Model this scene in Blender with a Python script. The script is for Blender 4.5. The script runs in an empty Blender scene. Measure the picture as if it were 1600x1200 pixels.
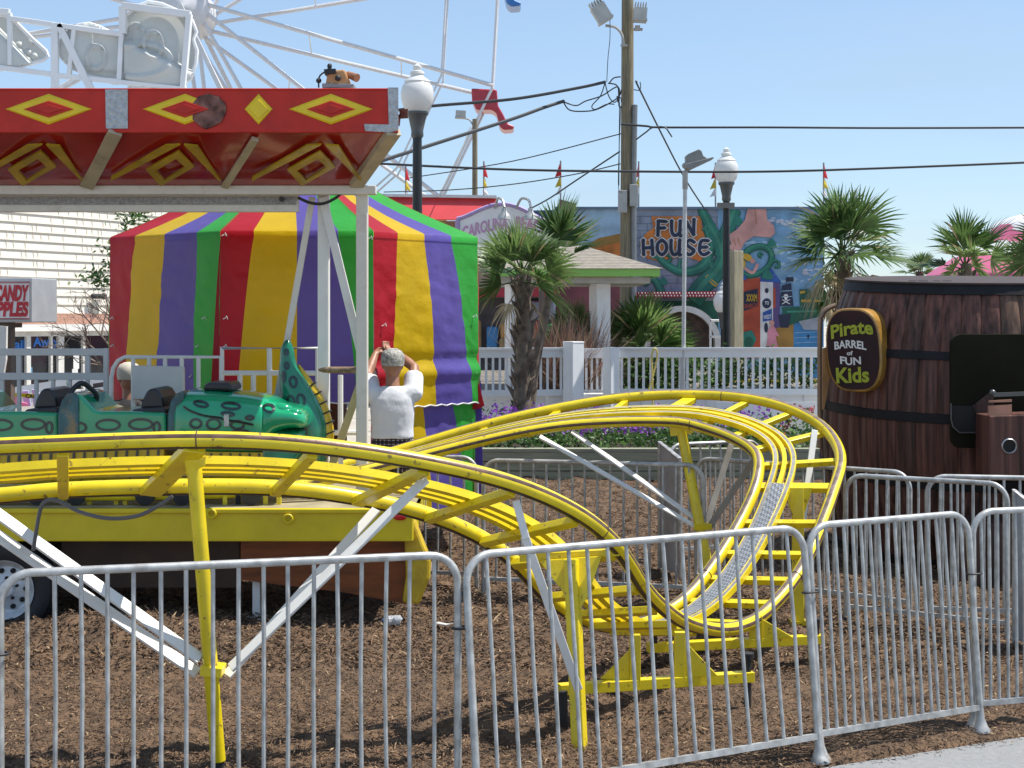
import bpy, bmesh, math, random
from math import radians as R, sin, cos, pi, sqrt
from mathutils import Vector as V, Matrix, noise
from mathutils.bvhtree import BVHTree
random.seed(7)
S = bpy.context.scene
COL = S.collection
F = 2400.0; H = 2.08; HY = 500.0; CX = 800.0
def P(px, py, d): return V(((px-CX)/F*d, d, H+(HY-py)/F*d))
def G(px, py, z=0.0):
    d = F*(H-z)/(py-HY); return V(((px-CX)/F*d, d, z))
def PX(px, d, z): return V(((px-CX)/F*d, d, z))
ORG = {}
# ------------------------------------------------------------------ materials
MC = {}
def M(name, col, rough=.5, metal=0., var=.12, scale=6., bump=0., bscale=60., dirt=0., dirtcol=(.09,.07,.05), dscale=5., trans=0., stretch=None, spec=None, coat=0., edge=None):
    if name in MC: return MC[name]
    m = bpy.data.materials.new(name); m.use_nodes = True; nt = m.node_tree; N = nt.nodes; L = nt.links
    b = N['Principled BSDF']; out = N['Material Output']
    b.inputs['Roughness'].default_value = rough; b.inputs['Metallic'].default_value = metal
    if spec is not None: b.inputs['Specular IOR Level'].default_value = spec
    if coat: b.inputs['Coat Weight'].default_value = coat; b.inputs['Coat Roughness'].default_value = .08
    tc = N.new('ShaderNodeTexCoord'); src = tc.outputs['Object']
    if stretch:
        mp = N.new('ShaderNodeMapping'); mp.inputs['Scale'].default_value = stretch; L.new(src, mp.inputs['Vector']); src = mp.outputs['Vector']
    nz = N.new('ShaderNodeTexNoise'); nz.inputs['Scale'].default_value = scale; nz.inputs['Detail'].default_value = 5; L.new(src, nz.inputs['Vector'])
    mr = N.new('ShaderNodeMapRange'); mr.inputs['From Min'].default_value = .3; mr.inputs['From Max'].default_value = .7
    L.new(nz.outputs['Fac'], mr.inputs['Value'])
    mx = N.new('ShaderNodeMix'); mx.data_type = 'RGBA'
    mx.inputs[6].default_value = [max(0, c*(1-var)) for c in col]+[1]; mx.inputs[7].default_value = [min(1, c*(1+var)) for c in col]+[1]
    L.new(mr.outputs[0], mx.inputs[0]); cs = mx.outputs[2]
    if dirt:
        n2 = N.new('ShaderNodeTexNoise'); n2.inputs['Scale'].default_value = dscale; n2.inputs['Detail'].default_value = 8; n2.inputs['Roughness'].default_value = .7
        L.new(src, n2.inputs['Vector'])
        m2 = N.new('ShaderNodeMapRange'); m2.inputs['From Min'].default_value = edge[0] if edge else .52; m2.inputs['From Max'].default_value = edge[1] if edge else .75; m2.inputs['To Max'].default_value = dirt
        L.new(n2.outputs['Fac'], m2.inputs['Value'])
        d = N.new('ShaderNodeMix'); d.data_type = 'RGBA'; d.inputs[7].default_value = list(dirtcol)+[1]
        L.new(m2.outputs[0], d.inputs[0]); L.new(cs, d.inputs[6]); cs = d.outputs[2]
    L.new(cs, b.inputs['Base Color'])
    if bump:
        n3 = N.new('ShaderNodeTexNoise'); n3.inputs['Scale'].default_value = bscale; n3.inputs['Detail'].default_value = 4; L.new(src, n3.inputs['Vector'])
        bp = N.new('ShaderNodeBump'); bp.inputs['Strength'].default_value = bump; bp.inputs['Distance'].default_value = .02
        L.new(n3.outputs['Fac'], bp.inputs['Height']); L.new(bp.outputs[0], b.inputs['Normal'])
    if trans:
        t = N.new('ShaderNodeBsdfTranslucent'); L.new(cs, t.inputs['Color']); ms = N.new('ShaderNodeMixShader'); ms.inputs[0].default_value = trans
        L.new(b.outputs[0], ms.inputs[1]); L.new(t.outputs[0], ms.inputs[2]); L.new(ms.outputs[0], out.inputs[0])
    MC[name] = m; return m
yellow = M('yellow_paint', (.75,.575,.010), .36, var=.12, dirt=.85, dirtcol=(.17,.095,.03), dscale=20, edge=(.595,.65), bump=.04, coat=.2)
yellow2 = M('yellow_skirt_paint', (.68,.53,.012), .4, var=.1, dirt=.35, dirtcol=(.3,.2,.04), dscale=3)
worn = M('worn_rail_steel', (.13,.075,.055), .38, .35, var=.4, scale=14, bump=.05)
wornlt = M('worn_rail_top', (.42,.38,.34), .32, .5, var=.25, scale=20)
galv = M('galvanised_tube', (.42,.42,.41), .42, .35, var=.3, scale=18, dirt=.55, dirtcol=(.2,.18,.16), dscale=12)
galv2 = M('galvanised_bar', (.40,.405,.40), .45, .3, var=.3, scale=16, dirt=.4, dirtcol=(.22,.20,.18), dscale=14)
white = M('white_paint', (.74,.73,.70), .45, var=.05, dirt=.3, dirtcol=(.35,.28,.2), dscale=4)
whitew = M('white_wood_paint', (.74,.75,.76), .55, var=.05, dirt=.15, dirtcol=(.4,.38,.35), dscale=3, bump=.05)
cream = M('cream_post_paint', (.66,.62,.55), .45, var=.06, dirt=.4, dirtcol=(.25,.16,.09), dscale=6)
tanmetal = M('tan_trim_metal', (.42,.35,.24), .5, .1, var=.12, dirt=.5, dscale=5)
black = M('black_rubber', (.018,.018,.02), .6, var=.3)
blackp = M('black_vinyl', (.02,.02,.023), .35, var=.25, bump=.05)
dark = M('dark_void', (.012,.011,.010), .8, var=.3)
rust = M('rusty_steel', (.12,.055,.035), .5, .4, var=.5, scale=18, bump=.25)
steel = M('bare_steel', (.5,.5,.5), .35, .8, var=.2, scale=20)
alu = M('diamond_plate', (.42,.43,.44), .38, .75, var=.2, scale=40, bump=.6, bscale=55)
redp = M('red_fibreglass', (.50,.026,.016), .42, var=.12, dirt=.4, dirtcol=(.22,.02,.02), dscale=2.5, spec=.3)
redsh = M('red_soffit_shaded', (.29,.016,.010), .16, var=.22, scale=3, dirt=.3, dirtcol=(.12,.01,.01), dscale=3, coat=.6, bump=.1, bscale=4)  # fascia red darkened, underside shade put into the colour
yelsh = M('yellow_soffit_shaded', (.37,.23,.008), .2, var=.25, dirt=.3, dirtcol=(.25,.12,.01), coat=.5)  # trim yellow darkened likewise, canopy shade in the colour
yelp = M('yellow_trim_paint', (.76,.55,.012), .35, var=.1)
green = M('dragon_green', (.006,.32,.14), .16, var=.16, scale=3, coat=.7, bump=.04, bscale=6)
dgreen = M('dragon_dark_green', (.005,.18,.095), .2, var=.35, scale=5, coat=.6)
spot = M('black_spot_paint', (.008,.022,.022), .25, var=.3, coat=.5)
belly = M('dragon_belly_yellow', (.62,.40,.012), .3, var=.15)
patch = M('patchy_bulkhead', (.04,.11,.12), .4, var=.5, dirt=1., dirtcol=(.50,.25,.03), dscale=4.5)
orangep = M('orange_brown_panel', (.21,.056,.010), .5, var=.35, scale=3, stretch=(1,1,6), dirt=.5, dirtcol=(.04,.02,.01))
wood_y = M('weathered_timber', (.40,.35,.24), .75, var=.25, scale=5, stretch=(6,6,.6), bump=.2)
pole_w = M('old_pole_wood', (.20,.17,.11), .8, var=.35, scale=8, stretch=(5,5,.3), bump=.3)
lampgl = M('frosted_globe', (.85,.85,.84), .25, var=.03, trans=.35)
lampbk = M('black_lamp_iron', (.025,.028,.030), .4, .3, var=.2)
lampgy = M('grey_cast_fitter', (.10,.11,.115), .45, .3, var=.15)
cable = M('black_cable', (.03,.032,.036), .5, var=.1)
skin = M('tanned_skin', (.32,.15,.09), .5, var=.12, scale=12)
shirt = M('white_tshirt', (.68,.69,.72), .85, var=.03, bump=.5, bscale=11, stretch=(1,1,.45))
hair = M('grey_hair', (.33,.32,.29), .8, var=.6, scale=38, bump=.6, bscale=70)
glass = M('dark_shop_glass', (.02,.022,.025), .06, var=.3)
# ------------------------------------------------------------------ mesh builder
def fuse(mb,name,mat,parent,vox=.008,it=4):
    # one continuous skin over overlapping volumes
    o0=ORG[parent.name];me=bpy.data.meshes.new(name);me.from_pydata([p-o0 for p in mb.v],[],mb.f);me.update()
    ob=bpy.data.objects.new(name,me);COL.objects.link(ob)
    r=ob.modifiers.new('r','REMESH');r.mode='VOXEL';r.voxel_size=vox
    if it: s=ob.modifiers.new('s','SMOOTH');s.iterations=it;s.factor=.5
    dg=bpy.context.evaluated_depsgraph_get();m2=bpy.data.meshes.new_from_object(ob.evaluated_get(dg))
    ob.modifiers.clear();ob.data=m2;bpy.data.meshes.remove(me);m2.materials.clear();m2.materials.append(mat)
    m2.polygons.foreach_set('use_smooth',[True]*len(m2.polygons));ob.parent=parent;ORG[ob.name]=o0;return ob
def limb(mb,pts,rs,n=12):
    mb.tube(pts,rs,n)
    for p,r in zip(pts,rs): mb.ball(p,r,12)
def zloft(mb,secs,n=24,e=2.3):
    o=len(mb.v);k=len(secs)
    for (x,y,z,rx,ry) in secs:
        for j in range(n):
            g=2*pi*j/n;a=cos(g);b=sin(g);mb.v.append(V((x+rx*math.copysign(abs(a)**(2/e),a),y+ry*math.copysign(abs(b)**(2/e),b),z)))
    for i in range(k-1):
        for j in range(n): mb.f.append([o+i*n+j,o+i*n+(j+1)%n,o+(i+1)*n+(j+1)%n,o+(i+1)*n+j]);mb.m.append(0);mb.sm.append(True)
    mb.f.append([o+j for j in range(n)][::-1]);mb.m.append(0);mb.sm.append(False);mb.f.append([o+(k-1)*n+j for j in range(n)]);mb.m.append(0);mb.sm.append(False)
class MB:
    def __init__(s): s.v=[]; s.f=[]; s.m=[]; s.sm=[]
    def add(s, vs, fs, m=0, sm=False):
        o=len(s.v); s.v += [V(p) for p in vs]
        for f in fs: s.f.append([i+o for i in f]); s.m.append(m); s.sm.append(sm)
    def quad(s,a,b,c,d,m=0): s.add([a,b,c,d],[(0,1,2,3)],m)
    def box(s, c, sz, rot=None, m=0):
        c=V(c); h=[x/2 for x in sz]; vs=[]
        for x in (-1,1):
            for y in (-1,1):
                for z in (-1,1):
                    p=V((x*h[0],y*h[1],z*h[2]))
                    if rot: p=rot@p
                    vs.append(c+p)
        s.add(vs,[(0,1,3,2),(4,6,7,5),(0,4,5,1),(2,3,7,6),(0,2,6,4),(1,5,7,3)],m)
    def beam(s,p,q,w,h,up=(0,0,1),m=0):
        p=V(p);q=V(q);t=(q-p).normalized();u=V(up)
        if abs(t.dot(u))>.98: u=V((0,1,0))
        a=t.cross(u).normalized();b=a.cross(t)
        vs=[]
        for o in (p,q):
            for i,j in ((-1,-1),(1,-1),(1,1),(-1,1)): vs.append(o+a*(i*w/2)+b*(j*h/2))
        s.add(vs,[(0,1,2,3),(7,6,5,4),(0,4,5,1),(1,5,6,2),(2,6,7,3),(3,7,4,0)],m)
    def tube(s,pts,r,n=10,m=0,closed=False,cap=True,mats=None):
        pts=[V(p) for p in pts];k=len(pts)
        rs=r if isinstance(r,(list,tuple)) else [r]*k
        o=len(s.v);pa=None
        for i in range(k):
            a=pts[i-1] if (i>0 or closed) else pts[i]; b=pts[(i+1)%k] if (i<k-1 or closed) else pts[i]
            t=(b-a)
            t=t.normalized() if t.length>1e-9 else V((0,0,1))
            if pa is None:
                u=V((0,0,1)) if abs(t.z)<.9 else V((1,0,0)); pa=(u-t*u.dot(t)).normalized()
            else:
                pa=(pa-t*pa.dot(t))
                pa=pa.normalized() if pa.length>1e-6 else t.orthogonal().normalized()
            c=t.cross(pa)
            for j in range(n):
                g=2*pi*j/n; s.v.append(pts[i]+pa*(cos(g)*rs[i])+c*(sin(g)*rs[i]))
        for i in range(k if closed else k-1):
            for j in range(n):
                a=o+i*n+j;b=o+i*n+(j+1)%n;c2=o+((i+1)%k)*n+(j+1)%n;d=o+((i+1)%k)*n+j
                s.f.append([a,d,c2,b][::-1]);s.m.append(m);s.sm.append(True)
        if cap and not closed:
            s.f.append([o+j for j in range(n)][::-1]);s.m.append(m);s.sm.append(False)
            s.f.append([o+(k-1)*n+j for j in range(n)]);s.m.append(m);s.sm.append(False)
    def lathe(s,prof,c=(0,0,0),n=24,m=0,axis=None,mats=None,sm=True,cap=True):
        c=V(c);o=len(s.v);k=len(prof)
        rot=axis if axis is not None else Matrix.Identity(3)
        for (r,z) in prof:
            for j in range(n):
                g=2*pi*j/n; s.v.append(c+rot@V((r*cos(g),r*sin(g),z)))
        for i in range(k-1):
            for j in range(n):
                s.f.append([o+i*n+j,o+i*n+(j+1)%n,o+(i+1)*n+(j+1)%n,o+(i+1)*n+j]);s.m.append(mats[i] if mats else m);s.sm.append(sm)
        if not cap: return
        if prof[0][0]>1e-4: s.f.append([o+j for j in range(n)][::-1]);s.m.append(mats[0] if mats else m);s.sm.append(False)
        if prof[-1][0]>1e-4: s.f.append([o+(k-1)*n+j for j in range(n)]);s.m.append(mats[-1] if mats else m);s.sm.append(False)
    def prism(s,poly,ext,m=0):
        poly=[V(p) for p in poly];e=V(ext);n=len(poly)
        s.add(poly+[p+e for p in poly],[list(range(n)),list(range(2*n-1,n-1,-1))]+[(i,i+n,(i+1)%n+n,(i+1)%n) for i in range(n)],m)
    def loft(s,secs,n=20,e=2.4,m=0,cap=True,axis='x'):
        # secs: (x, yc, zc, hy, hz)
        o=len(s.v)
        for (x,yc,zc,hy,hz) in secs:
            for j in range(n):
                g=2*pi*j/n; a=cos(g);b=sin(g)
                yy=yc+hy*math.copysign(abs(a)**(2/e),a); zz=zc+hz*math.copysign(abs(b)**(2/e),b)
                s.v.append(V((x,yy,zz)))
        k=len(secs)
        for i in range(k-1):
            for j in range(n):
                s.f.append([o+i*n+j,o+i*n+(j+1)%n,o+(i+1)*n+(j+1)%n,o+(i+1)*n+j]);s.m.append(m);s.sm.append(True)
        if cap:
            s.f.append([o+j for j in range(n)][::-1]);s.m.append(m);s.sm.append(False)
            s.f.append([o+(k-1)*n+j for j in range(n)]);s.m.append(m);s.sm.append(False)
    def ball(s,c,r,n=12,m=0,sq=(1,1,1)):
        c=V(c);k=max(4,n//2);vs=[];fs=[]
        for i in range(k+1):
            t=pi*i/k
            for j in range(n):
                g=2*pi*j/n; vs.append(c+V((r*sin(t)*cos(g)*sq[0],r*sin(t)*sin(g)*sq[1],r*cos(t)*sq[2])))
        for i in range(k):
            for j in range(n): fs.append((i*n+j,(i+1)*n+j,(i+1)*n+(j+1)%n,i*n+(j+1)%n))
        s.add(vs,fs,m,True)
    def mesh(s,me,mat,m=0):
        s.add([mat@v.co for v in me.vertices],[list(p.vertices) for p in me.polygons],m)
    def build(s,name,mats,parent=None,org=None,local=False,bevel=0,sharp=40,seg=2):
        o0=V((0,0,0))
        if not local:
            if parent is not None: o0=ORG.get(parent.name,V((0,0,0)))
            elif org is not None: o0=V(org)
        me=bpy.data.meshes.new(name)
        me.from_pydata([p-o0 for p in s.v],[],s.f)
        if not isinstance(mats,(list,tuple)): mats=[mats]
        for m in mats: me.materials.append(m)
        me.polygons.foreach_set('material_index',s.m); me.polygons.foreach_set('use_smooth',s.sm)
        me.update()
        if any(s.sm): me.set_sharp_from_angle(angle=R(sharp))
        ob=bpy.data.objects.new(name,me); COL.objects.link(ob)
        if parent is not None: ob.parent=parent
        elif not local: ob.location=o0
        ORG[ob.name]=o0
        if bevel:
            b=ob.modifiers.new('bevel','BEVEL');b.width=bevel;b.segments=seg;b.limit_method='ANGLE';b.angle_limit=R(35);b.harden_normals=False
        return ob
def tag(o,label,cat,group=None,kind=None):
    o['label']=label;o['category']=cat
    if group:o['group']=group
    if kind:o['kind']=kind
    return o
def thing(name,label,cat,loc,group=None):
    o=bpy.data.objects.new(name,None);COL.objects.link(o);o.location=V(loc);o.empty_display_size=.2
    ORG[o.name]=V(loc);return tag(o,label,cat,group)
def struct(o): o['kind']='structure';return o
def copy_tree(o,parent=None):
    c=o.copy();COL.objects.link(c)
    if parent:c.parent=parent
    ORG[c.name]=ORG.get(o.name,V((0,0,0)))
    for ch in list(o.children):copy_tree(ch,c)
    return c
def textmesh(s,bold=0.,ext=0.,sp=1.):
    cu=bpy.data.curves.new('t','FONT');cu.body=s;cu.size=1;cu.offset=bold;cu.extrude=ext;cu.space_character=sp;cu.resolution_u=3
    ob=bpy.data.objects.new('t',cu);COL.objects.link(ob)
    dg=bpy.context.evaluated_depsgraph_get();me=bpy.data.meshes.new_from_object(ob.evaluated_get(dg))
    bpy.data.objects.remove(ob);bpy.data.curves.remove(cu);return me
def textfit(mb,s,o,ux,uy,w,h,m=0,bold=.02,warp=None):
    me=textmesh(s,bold);xs=[v.co.x for v in me.vertices];ys=[v.co.y for v in me.vertices]
    x0,x1,y0,y1=min(xs),max(xs),min(ys),max(ys);o=V(o);ux=V(ux);uy=V(uy);vs=[]
    for v in me.vertices:
        a=(v.co.x-x0)/(x1-x0);b=(v.co.y-y0)/(y1-y0)
        A,B=(a,b) if warp is None else warp(a,b)
        vs.append(o+ux*(A*w)+uy*(B*h))
    mb.add(vs,[list(p.vertices) for p in me.polygons],m);bpy.data.meshes.remove(me)
def catmull(pts,k):
    out=[];n=len(pts)
    for i in range(n-1):
        p0=pts[max(0,i-1)];p1=pts[i];p2=pts[i+1];p3=pts[min(n-1,i+2)]
        for j in range(k):
            t=j/k;out.append(.5*((2*p1)+(p2-p0)*t+(2*p0-5*p1+4*p2-p3)*t*t+(3*p1-p0-3*p2+p3)*t**3))
    out.append(pts[-1]);return out
# ------------------------------------------------------------------ camera, light, world
cam=bpy.data.cameras.new('camera');co=bpy.data.objects.new('camera',cam);COL.objects.link(co)
co.location=(0,0,H);co.rotation_euler=(R(90),0,0);cam.sensor_width=36;cam.lens=36*F/1600;cam.shift_y=-100/1600;cam.clip_end=2000;cam.clip_start=.1
S.camera=co
SUN=V((.49,.07,1.)).normalized()
el=math.asin(SUN.z);az=math.atan2(SUN.x,SUN.y)
W=bpy.data.worlds.new('World');S.world=W;W.use_nodes=True;wn=W.node_tree.nodes
sky=wn.new('ShaderNodeTexSky');sky.sky_type='NISHITA';sky.sun_disc=False;sky.sun_elevation=el;sky.sun_rotation=az
sky.air_density=1.0;sky.dust_density=.25;sky.ozone_density=2.2;sky.altitude=0
tcw=wn.new('ShaderNodeTexCoord');mpw=wn.new('ShaderNodeMapping');mpw.inputs['Scale'].default_value=(1.2,1.2,9);mpw.inputs['Rotation'].default_value=(.0,.06,0);nzw=wn.new('ShaderNodeTexNoise');nzw.inputs['Scale'].default_value=2.2;nzw.inputs['Detail'].default_value=6
mrw=wn.new('ShaderNodeMapRange');mrw.inputs['From Min'].default_value=.48;mrw.inputs['From Max'].default_value=.8;mrw.inputs['To Min'].default_value=.40;mrw.inputs['To Max'].default_value=.9;mxw=wn.new('ShaderNodeMix');mxw.data_type='RGBA';mxw.inputs[7].default_value=(3.45,4.35,5.2,1)
lw=W.node_tree.links.new;lw(tcw.outputs['Generated'],mpw.inputs[0]);lw(mpw.outputs[0],nzw.inputs[0]);lw(nzw.outputs['Fac'],mrw.inputs[0]);lw(mrw.outputs[0],mxw.inputs[0]);lw(sky.outputs[0],mxw.inputs[6]);tn=wn.new('ShaderNodeMix');tn.data_type='RGBA';tn.blend_type='MULTIPLY';tn.inputs[0].default_value=1;tn.inputs[7].default_value=(.93,.985,1.06,1);lw(mxw.outputs[2],tn.inputs[6]);lw(tn.outputs[2],wn['Background'].inputs[0]);wn['Background'].inputs[1].default_value=.105
sl=bpy.data.lights.new('sun','SUN');sl.energy=4.4;sl.angle=R(.5);sl.color=(1,.95,.87)
so=bpy.data.objects.new('sun',sl);COL.objects.link(so);so.rotation_euler=SUN.to_track_quat('Z','Y').to_euler();so.location=(0,0,30)
S.view_settings.view_transform='Standard';S.view_settings.look='None';S.view_settings.exposure=.6;S.view_settings.gamma=1
# ------------------------------------------------------------------ ground
sand=M('sandy_concrete',(.40,.37,.32),.9,var=.15,scale=2,bump=.2)
mb=MB();mb.quad((-250,-60,-.06),(250,-60,-.06),(250,500,-.06),(-250,500,-.06));struct(mb.build('ground',sand))
mulch=M('mulch_soil',(.112,.068,.038),.95,var=.55,scale=7,bump=1.,bscale=45,dirt=.6,dirtcol=(.040,.022,.014),dscale=3.5)
PE0=V((1.49,7.17));PE1=V((2.56,7.68));ped=(PE1-PE0).normalized();pn=V((-ped.y,ped.x))
def gz(x,y):
    e=(V((x,y))-PE0).dot(pn)
    z=.035*noise.noise(V((x*.8,y*.8,1)))+.04*noise.noise(V((x*2.6,y*2.6,5)))+.042*noise.noise(V((x*6.5,y*6.5,9)))+.020*noise.noise(V((x*15,y*15,4)))
    z+=.16*math.exp(-((x+2.55)**2/.5+(y-9.9)**2/.12))
    e+=.05*noise.noise(V((x*4,y*4,2)))+.03*noise.noise(V((x*13,y*13,7)))
    return z*min(1,max(0,e/.25))+.014 if e>.04 else .014-.045*min(1,(.04-e)/.06)
mb=MB();nx,ny=340,290;x0,x1,y0,y1=-8.,9.,5.2,20.6
vs=[]
for j in range(ny+1):
    t=(j/ny)**1.35;y=y0+(y1-y0)*t
    for i in range(nx+1):
        x=x0+(x1-x0)*i/nx
        vs.append((x,y,gz(x,y)))
fs=[]
for j in range(ny):
    for i in range(nx):
        a=j*(nx+1)+i
        c=V((vs[a][0]+.03,vs[a][1]+.03))
        if (c-PE0).dot(pn)<-.35: continue
        fs.append((a,a+1,a+nx+2,a+nx+1))
mb.add(vs,fs,0,True);struct(mb.build('mulch_ground',mulch,sharp=180))
pave=M('grey_pavement',(.235,.24,.245),.85,var=.1,scale=30,bump=.4,bscale=150,dirt=.25,dirtcol=(.2,.19,.17),dscale=2)
a=PE0-ped*14;b=PE0+ped*14
mb=MB();mb.quad((a.x,a.y,-.004),(a.x-pn.x*9,a.y-pn.y*9,-.004),(b.x-pn.x*9,b.y-pn.y*9,-.004),(b.x,b.y,-.004));struct(mb.build('pavement',pave))
# loose bark shreds on the mulch
chipm=[M('bark_shred_%s'%n,c,.9,var=.3,scale=20) for n,c in (('dark',(.045,.025,.014)),('brown',(.135,.082,.046)),('red',(.18,.105,.058)),('straw',(.34,.24,.14)))]
rnd=random.Random(3);mb=MB();v=[];f=[];mi=[]
n=0
while n<150000:
    y=5.8+(20-5.8)*rnd.random()**1.9;x=rnd.uniform(-.36,.36)*y
    if (V((x,y))-PE0).dot(pn)<-.10*rnd.random()**3: continue
    z=max(-.003,gz(x,y));L=rnd.uniform(.007,.024)*(1 if y<9 else 1.4)*(rnd.uniform(1.8,3) if rnd.random()<.035 else 1);w=rnd.uniform(.0016,.0048)*(1 if y<9 else 1.6);g=rnd.uniform(0,2*pi);ti=rnd.uniform(-.5,.5)
    d=V((cos(g),sin(g),ti)).normalized()*L;s=V((-sin(g),cos(g),rnd.uniform(-.6,.6))).normalized()*w;c=V((x,y,z+.010+abs(d.z)*.8))
    o=len(v);v+=[c-d-s,c-d*.2-s*1.1+V((0,0,.004)),c+d,c-d*.2+s+V((0,0,.004))];f.append((o,o+1,o+2,o+3));r=rnd.random();mi.append(0 if r<.33 else 1 if r<.72 else 2 if r<.95 else 3);n+=1
mb.v=v;mb.f=f;mb.m=mi;mb.sm=[False]*len(f)
o=mb.build('mulch_shreds',chipm);tag(o,'loose brown bark shreds scattered over the mulch bed','mulch',kind='stuff')
# ------------------------------------------------------------------ barricades
def barricade(A,B,label,group,h=1.10,sp=.1,lean=4,sink=0.,rt=.017,rb=.009,ties=True,pad=0.016,foot='plate'):
    A=V((A[0],A[1],0));B=V((B[0],B[1],0));dv=B-A;L=dv.length;ang=math.atan2(dv.y,dv.x)
    nrm=V((-sin(ang),cos(ang),0))
    loc=A-nrm*(math.tan(R(lean))*h);loc.z=-sink
    t=thing('barricade',label,'barricade',loc,group);t.rotation_euler=(R(-lean),0,ang)
    ORG[t.name]=V((0,0,0))
    rr=.12;x0=pad;x1=L-pad;zb=.125
    pts=[(x0,0,.04),(x0,0,h-rr)]
    for k in range(1,8):
        g=pi-k*pi/16;pts.append((x0+rr+rr*cos(g),0,h-rr+rr*sin(g)))
    pts.append((x0+rr,0,h));pts.append((x1-rr,0,h))
    for k in range(1,8):
        g=pi/2-k*pi/16;pts.append((x1-rr+rr*cos(g),0,h-rr+rr*sin(g)))
    pts+=[(x1,0,h-rr),(x1,0,.04)]
    m=MB();m.tube(pts,rt,10);m.beam((x0,0,zb),(x1,0,zb),.024,.028);m.build('frame',galv,t)
    m=MB();nb=max(2,int(round((L-2*pad)/sp)));rng=random.Random(label)
    for k in range(1,nb):
        x=x0+(x1-x0)*k/nb+rng.uniform(-.004,.004);z1=h-.003
        q=min(x-x0,x1-x)
        if q<rr: z1=h-rr+sqrt(max(0,rr*rr-(rr-q)**2))-.003
        m.tube([(x,0,zb+.01),(x+rng.gauss(0,.004),rng.gauss(0,.004),(zb+z1)/2),(x,0,z1)],rb,8)
    m.build('bars',galv2,t)
    for x in (x0,x1):
        m=MB()
        if foot=='plate':
            m.lathe([(.018,.12),(.021,.07),(.034,.03),(.05,.008),(.05,.0)],(x,0,0),10)
        else: m.tube([(x,0,.1),(x,0,-.02)],.02,8)
        m.build('foot',galv,t)
    if ties:
        m=MB();x=x1;m.tube([(x+.045*cos(g)+.02,.03*sin(g),h*.72) for g in [2*pi*k/12 for k in range(12)]],.005,5,closed=True);m.build('cable_tie',black,t)
    return t
fk='crowd control barricades round the coaster'
def top(px,py,h=1.10): # point under a rail end seen at px,py
    d=F*(H-h)/(py-HY);return ((px-CX)/F*d,d)
Oq=top(-7,897);Aq=top(721,866);Bq=top(1258,821);Cq=top(1515,800);Eq=top(1830,787)
barricade(top(-700,930),Oq,'galvanised barricade panel cut off by the left edge beside the truck wheel',fk,lean=1)
barricade(Oq,Aq,'near galvanised barricade panel in front of the leaning yellow post and white braces',fk,lean=0)
barricade(Aq,Bq,'wide galvanised barricade panel in front of the low dip of the yellow track',fk,lean=6.5)
barricade(Bq,Cq,'short galvanised barricade panel with closely spaced bars beside the pavement',fk,sp=.056,lean=5,rb=.0085)
barricade(Cq,Eq,'galvanised barricade panel cut off by the right edge beside the pavement',fk,sp=.05,lean=1,rb=.0085)
def top2(px,py): return top(px,py,1.02)
bk=dict(h=1.02,lean=0,ties=False,foot='peg')
barricade(top2(560,712),top2(748,715),'rear barricade panel standing against the purple end of the striped cover',fk,**bk)
barricade(top2(752,719),top2(1102,727),'rear barricade panel in front of the wooden flower planter',fk,**bk)
barricade(top2(1043,695),top2(1190,689),'far barricade panel between the sheet metal gate and the flower bed',fk,**bk)
barricade(top2(1085,716),top2(1425,739),'rear barricade panel seen through the far turn of the track',fk,sp=.085,**bk)
barricade(top2(1318,742),top2(1578,757),'rear barricade panel standing before the lower left of the barrel',fk,sp=.075,**bk)
barricade(top2(1445,744),top2(1720,749),'rear barricade panel close against the barrel front at right',fk,sp=.1,**bk)
def gate(p,q,z0a,z0b,label):
    t=thing('sheet_metal_gate',label,'gate',p);m=MB()
    p=V(p);q=V(q);n=V((0,.012,0));up=V((0,0,1))
    a=p+up*.05;b=q+up*.05;m.prism([a,b,q+up*z0b,p+up*z0a],n);m.build('sheet',M('gate_sheet',(.30,.31,.33),.55,.0,var=.25,scale=5),t)
    m=MB();m.tube([p+n,p+up*z0a+n*.5,q+up*z0b+n*.5,q+n*.5],.018,8);m.build('frame',galv,t);return t
gate(PX(1031,12.6,0),PX(1063,12.2,0),1.08,.98,'grey sheet metal gate with sloping top beside the yellow rear post')
gate(PX(1586,9.75,0),PX(1640,9.5,0),1.0,.86,'grey sheet metal gate with sloping top at the right edge below the barrel')
# ------------------------------------------------------------------ roller coaster
g0=.60
ST=[ # A px,py,d   B px,py  depth step
(-150,706,6.78,-150,784,.58),(0,698,6.75,2,775,.58),(92,694,6.74,96,766,.58),(310,687,6.8,262,761,.55),(490,696,6.9,430,762,.52),(668,723,7.05,555,777,.47),
(806,757,7.25,666,803,.42),(907,804,7.45,752,840,.38),(967,857,7.65,806,880,.34),(1002,913,7.95,848,927,.33),(1030,944,8.15,882,953,.33),(1060,967,8.4,918,970,.33),(1090,979,8.6,952,979,.33),
(1135,985,8.85,990,978,.32),(1180,969,9.15,1032,962,.31),(1215,938,9.35,1072,934,.30),(1244,902,9.55,1103,899,.29),(1266,862,9.75,1130,860,.28),
(1287,812,10.05,1158,812,.25),(1303,765,10.35,1180,763,.15),(1315,715,10.75,1186,722,0),(1290,670,11.15,1172,700,-.25),(1238,640,11.45,1136,681,-.42),(1170,622,11.62,1097,668,-.5),
(1083,616,11.75,1055,659,-.55),(980,620,11.78,960,659,-.56),(873,637,11.75,860,667,-.56),(760,663,11.72,748,690,-.57),(640,698,11.65,630,720,-.57),(540,726,11.5,530,745,-.58),
(430,746,11.32,420,766,-.59),(300,752,11.25,290,772,-.6),(100,753,11.22,95,774,-.6),(-200,753,11.22,-200,774,-.6)]
Ac=[P(a,b,c) for a,b,c,_,_,_ in ST];Bc=[P(x,y,c+dd) for _,_,c,x,y,dd in ST]
K=6
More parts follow.
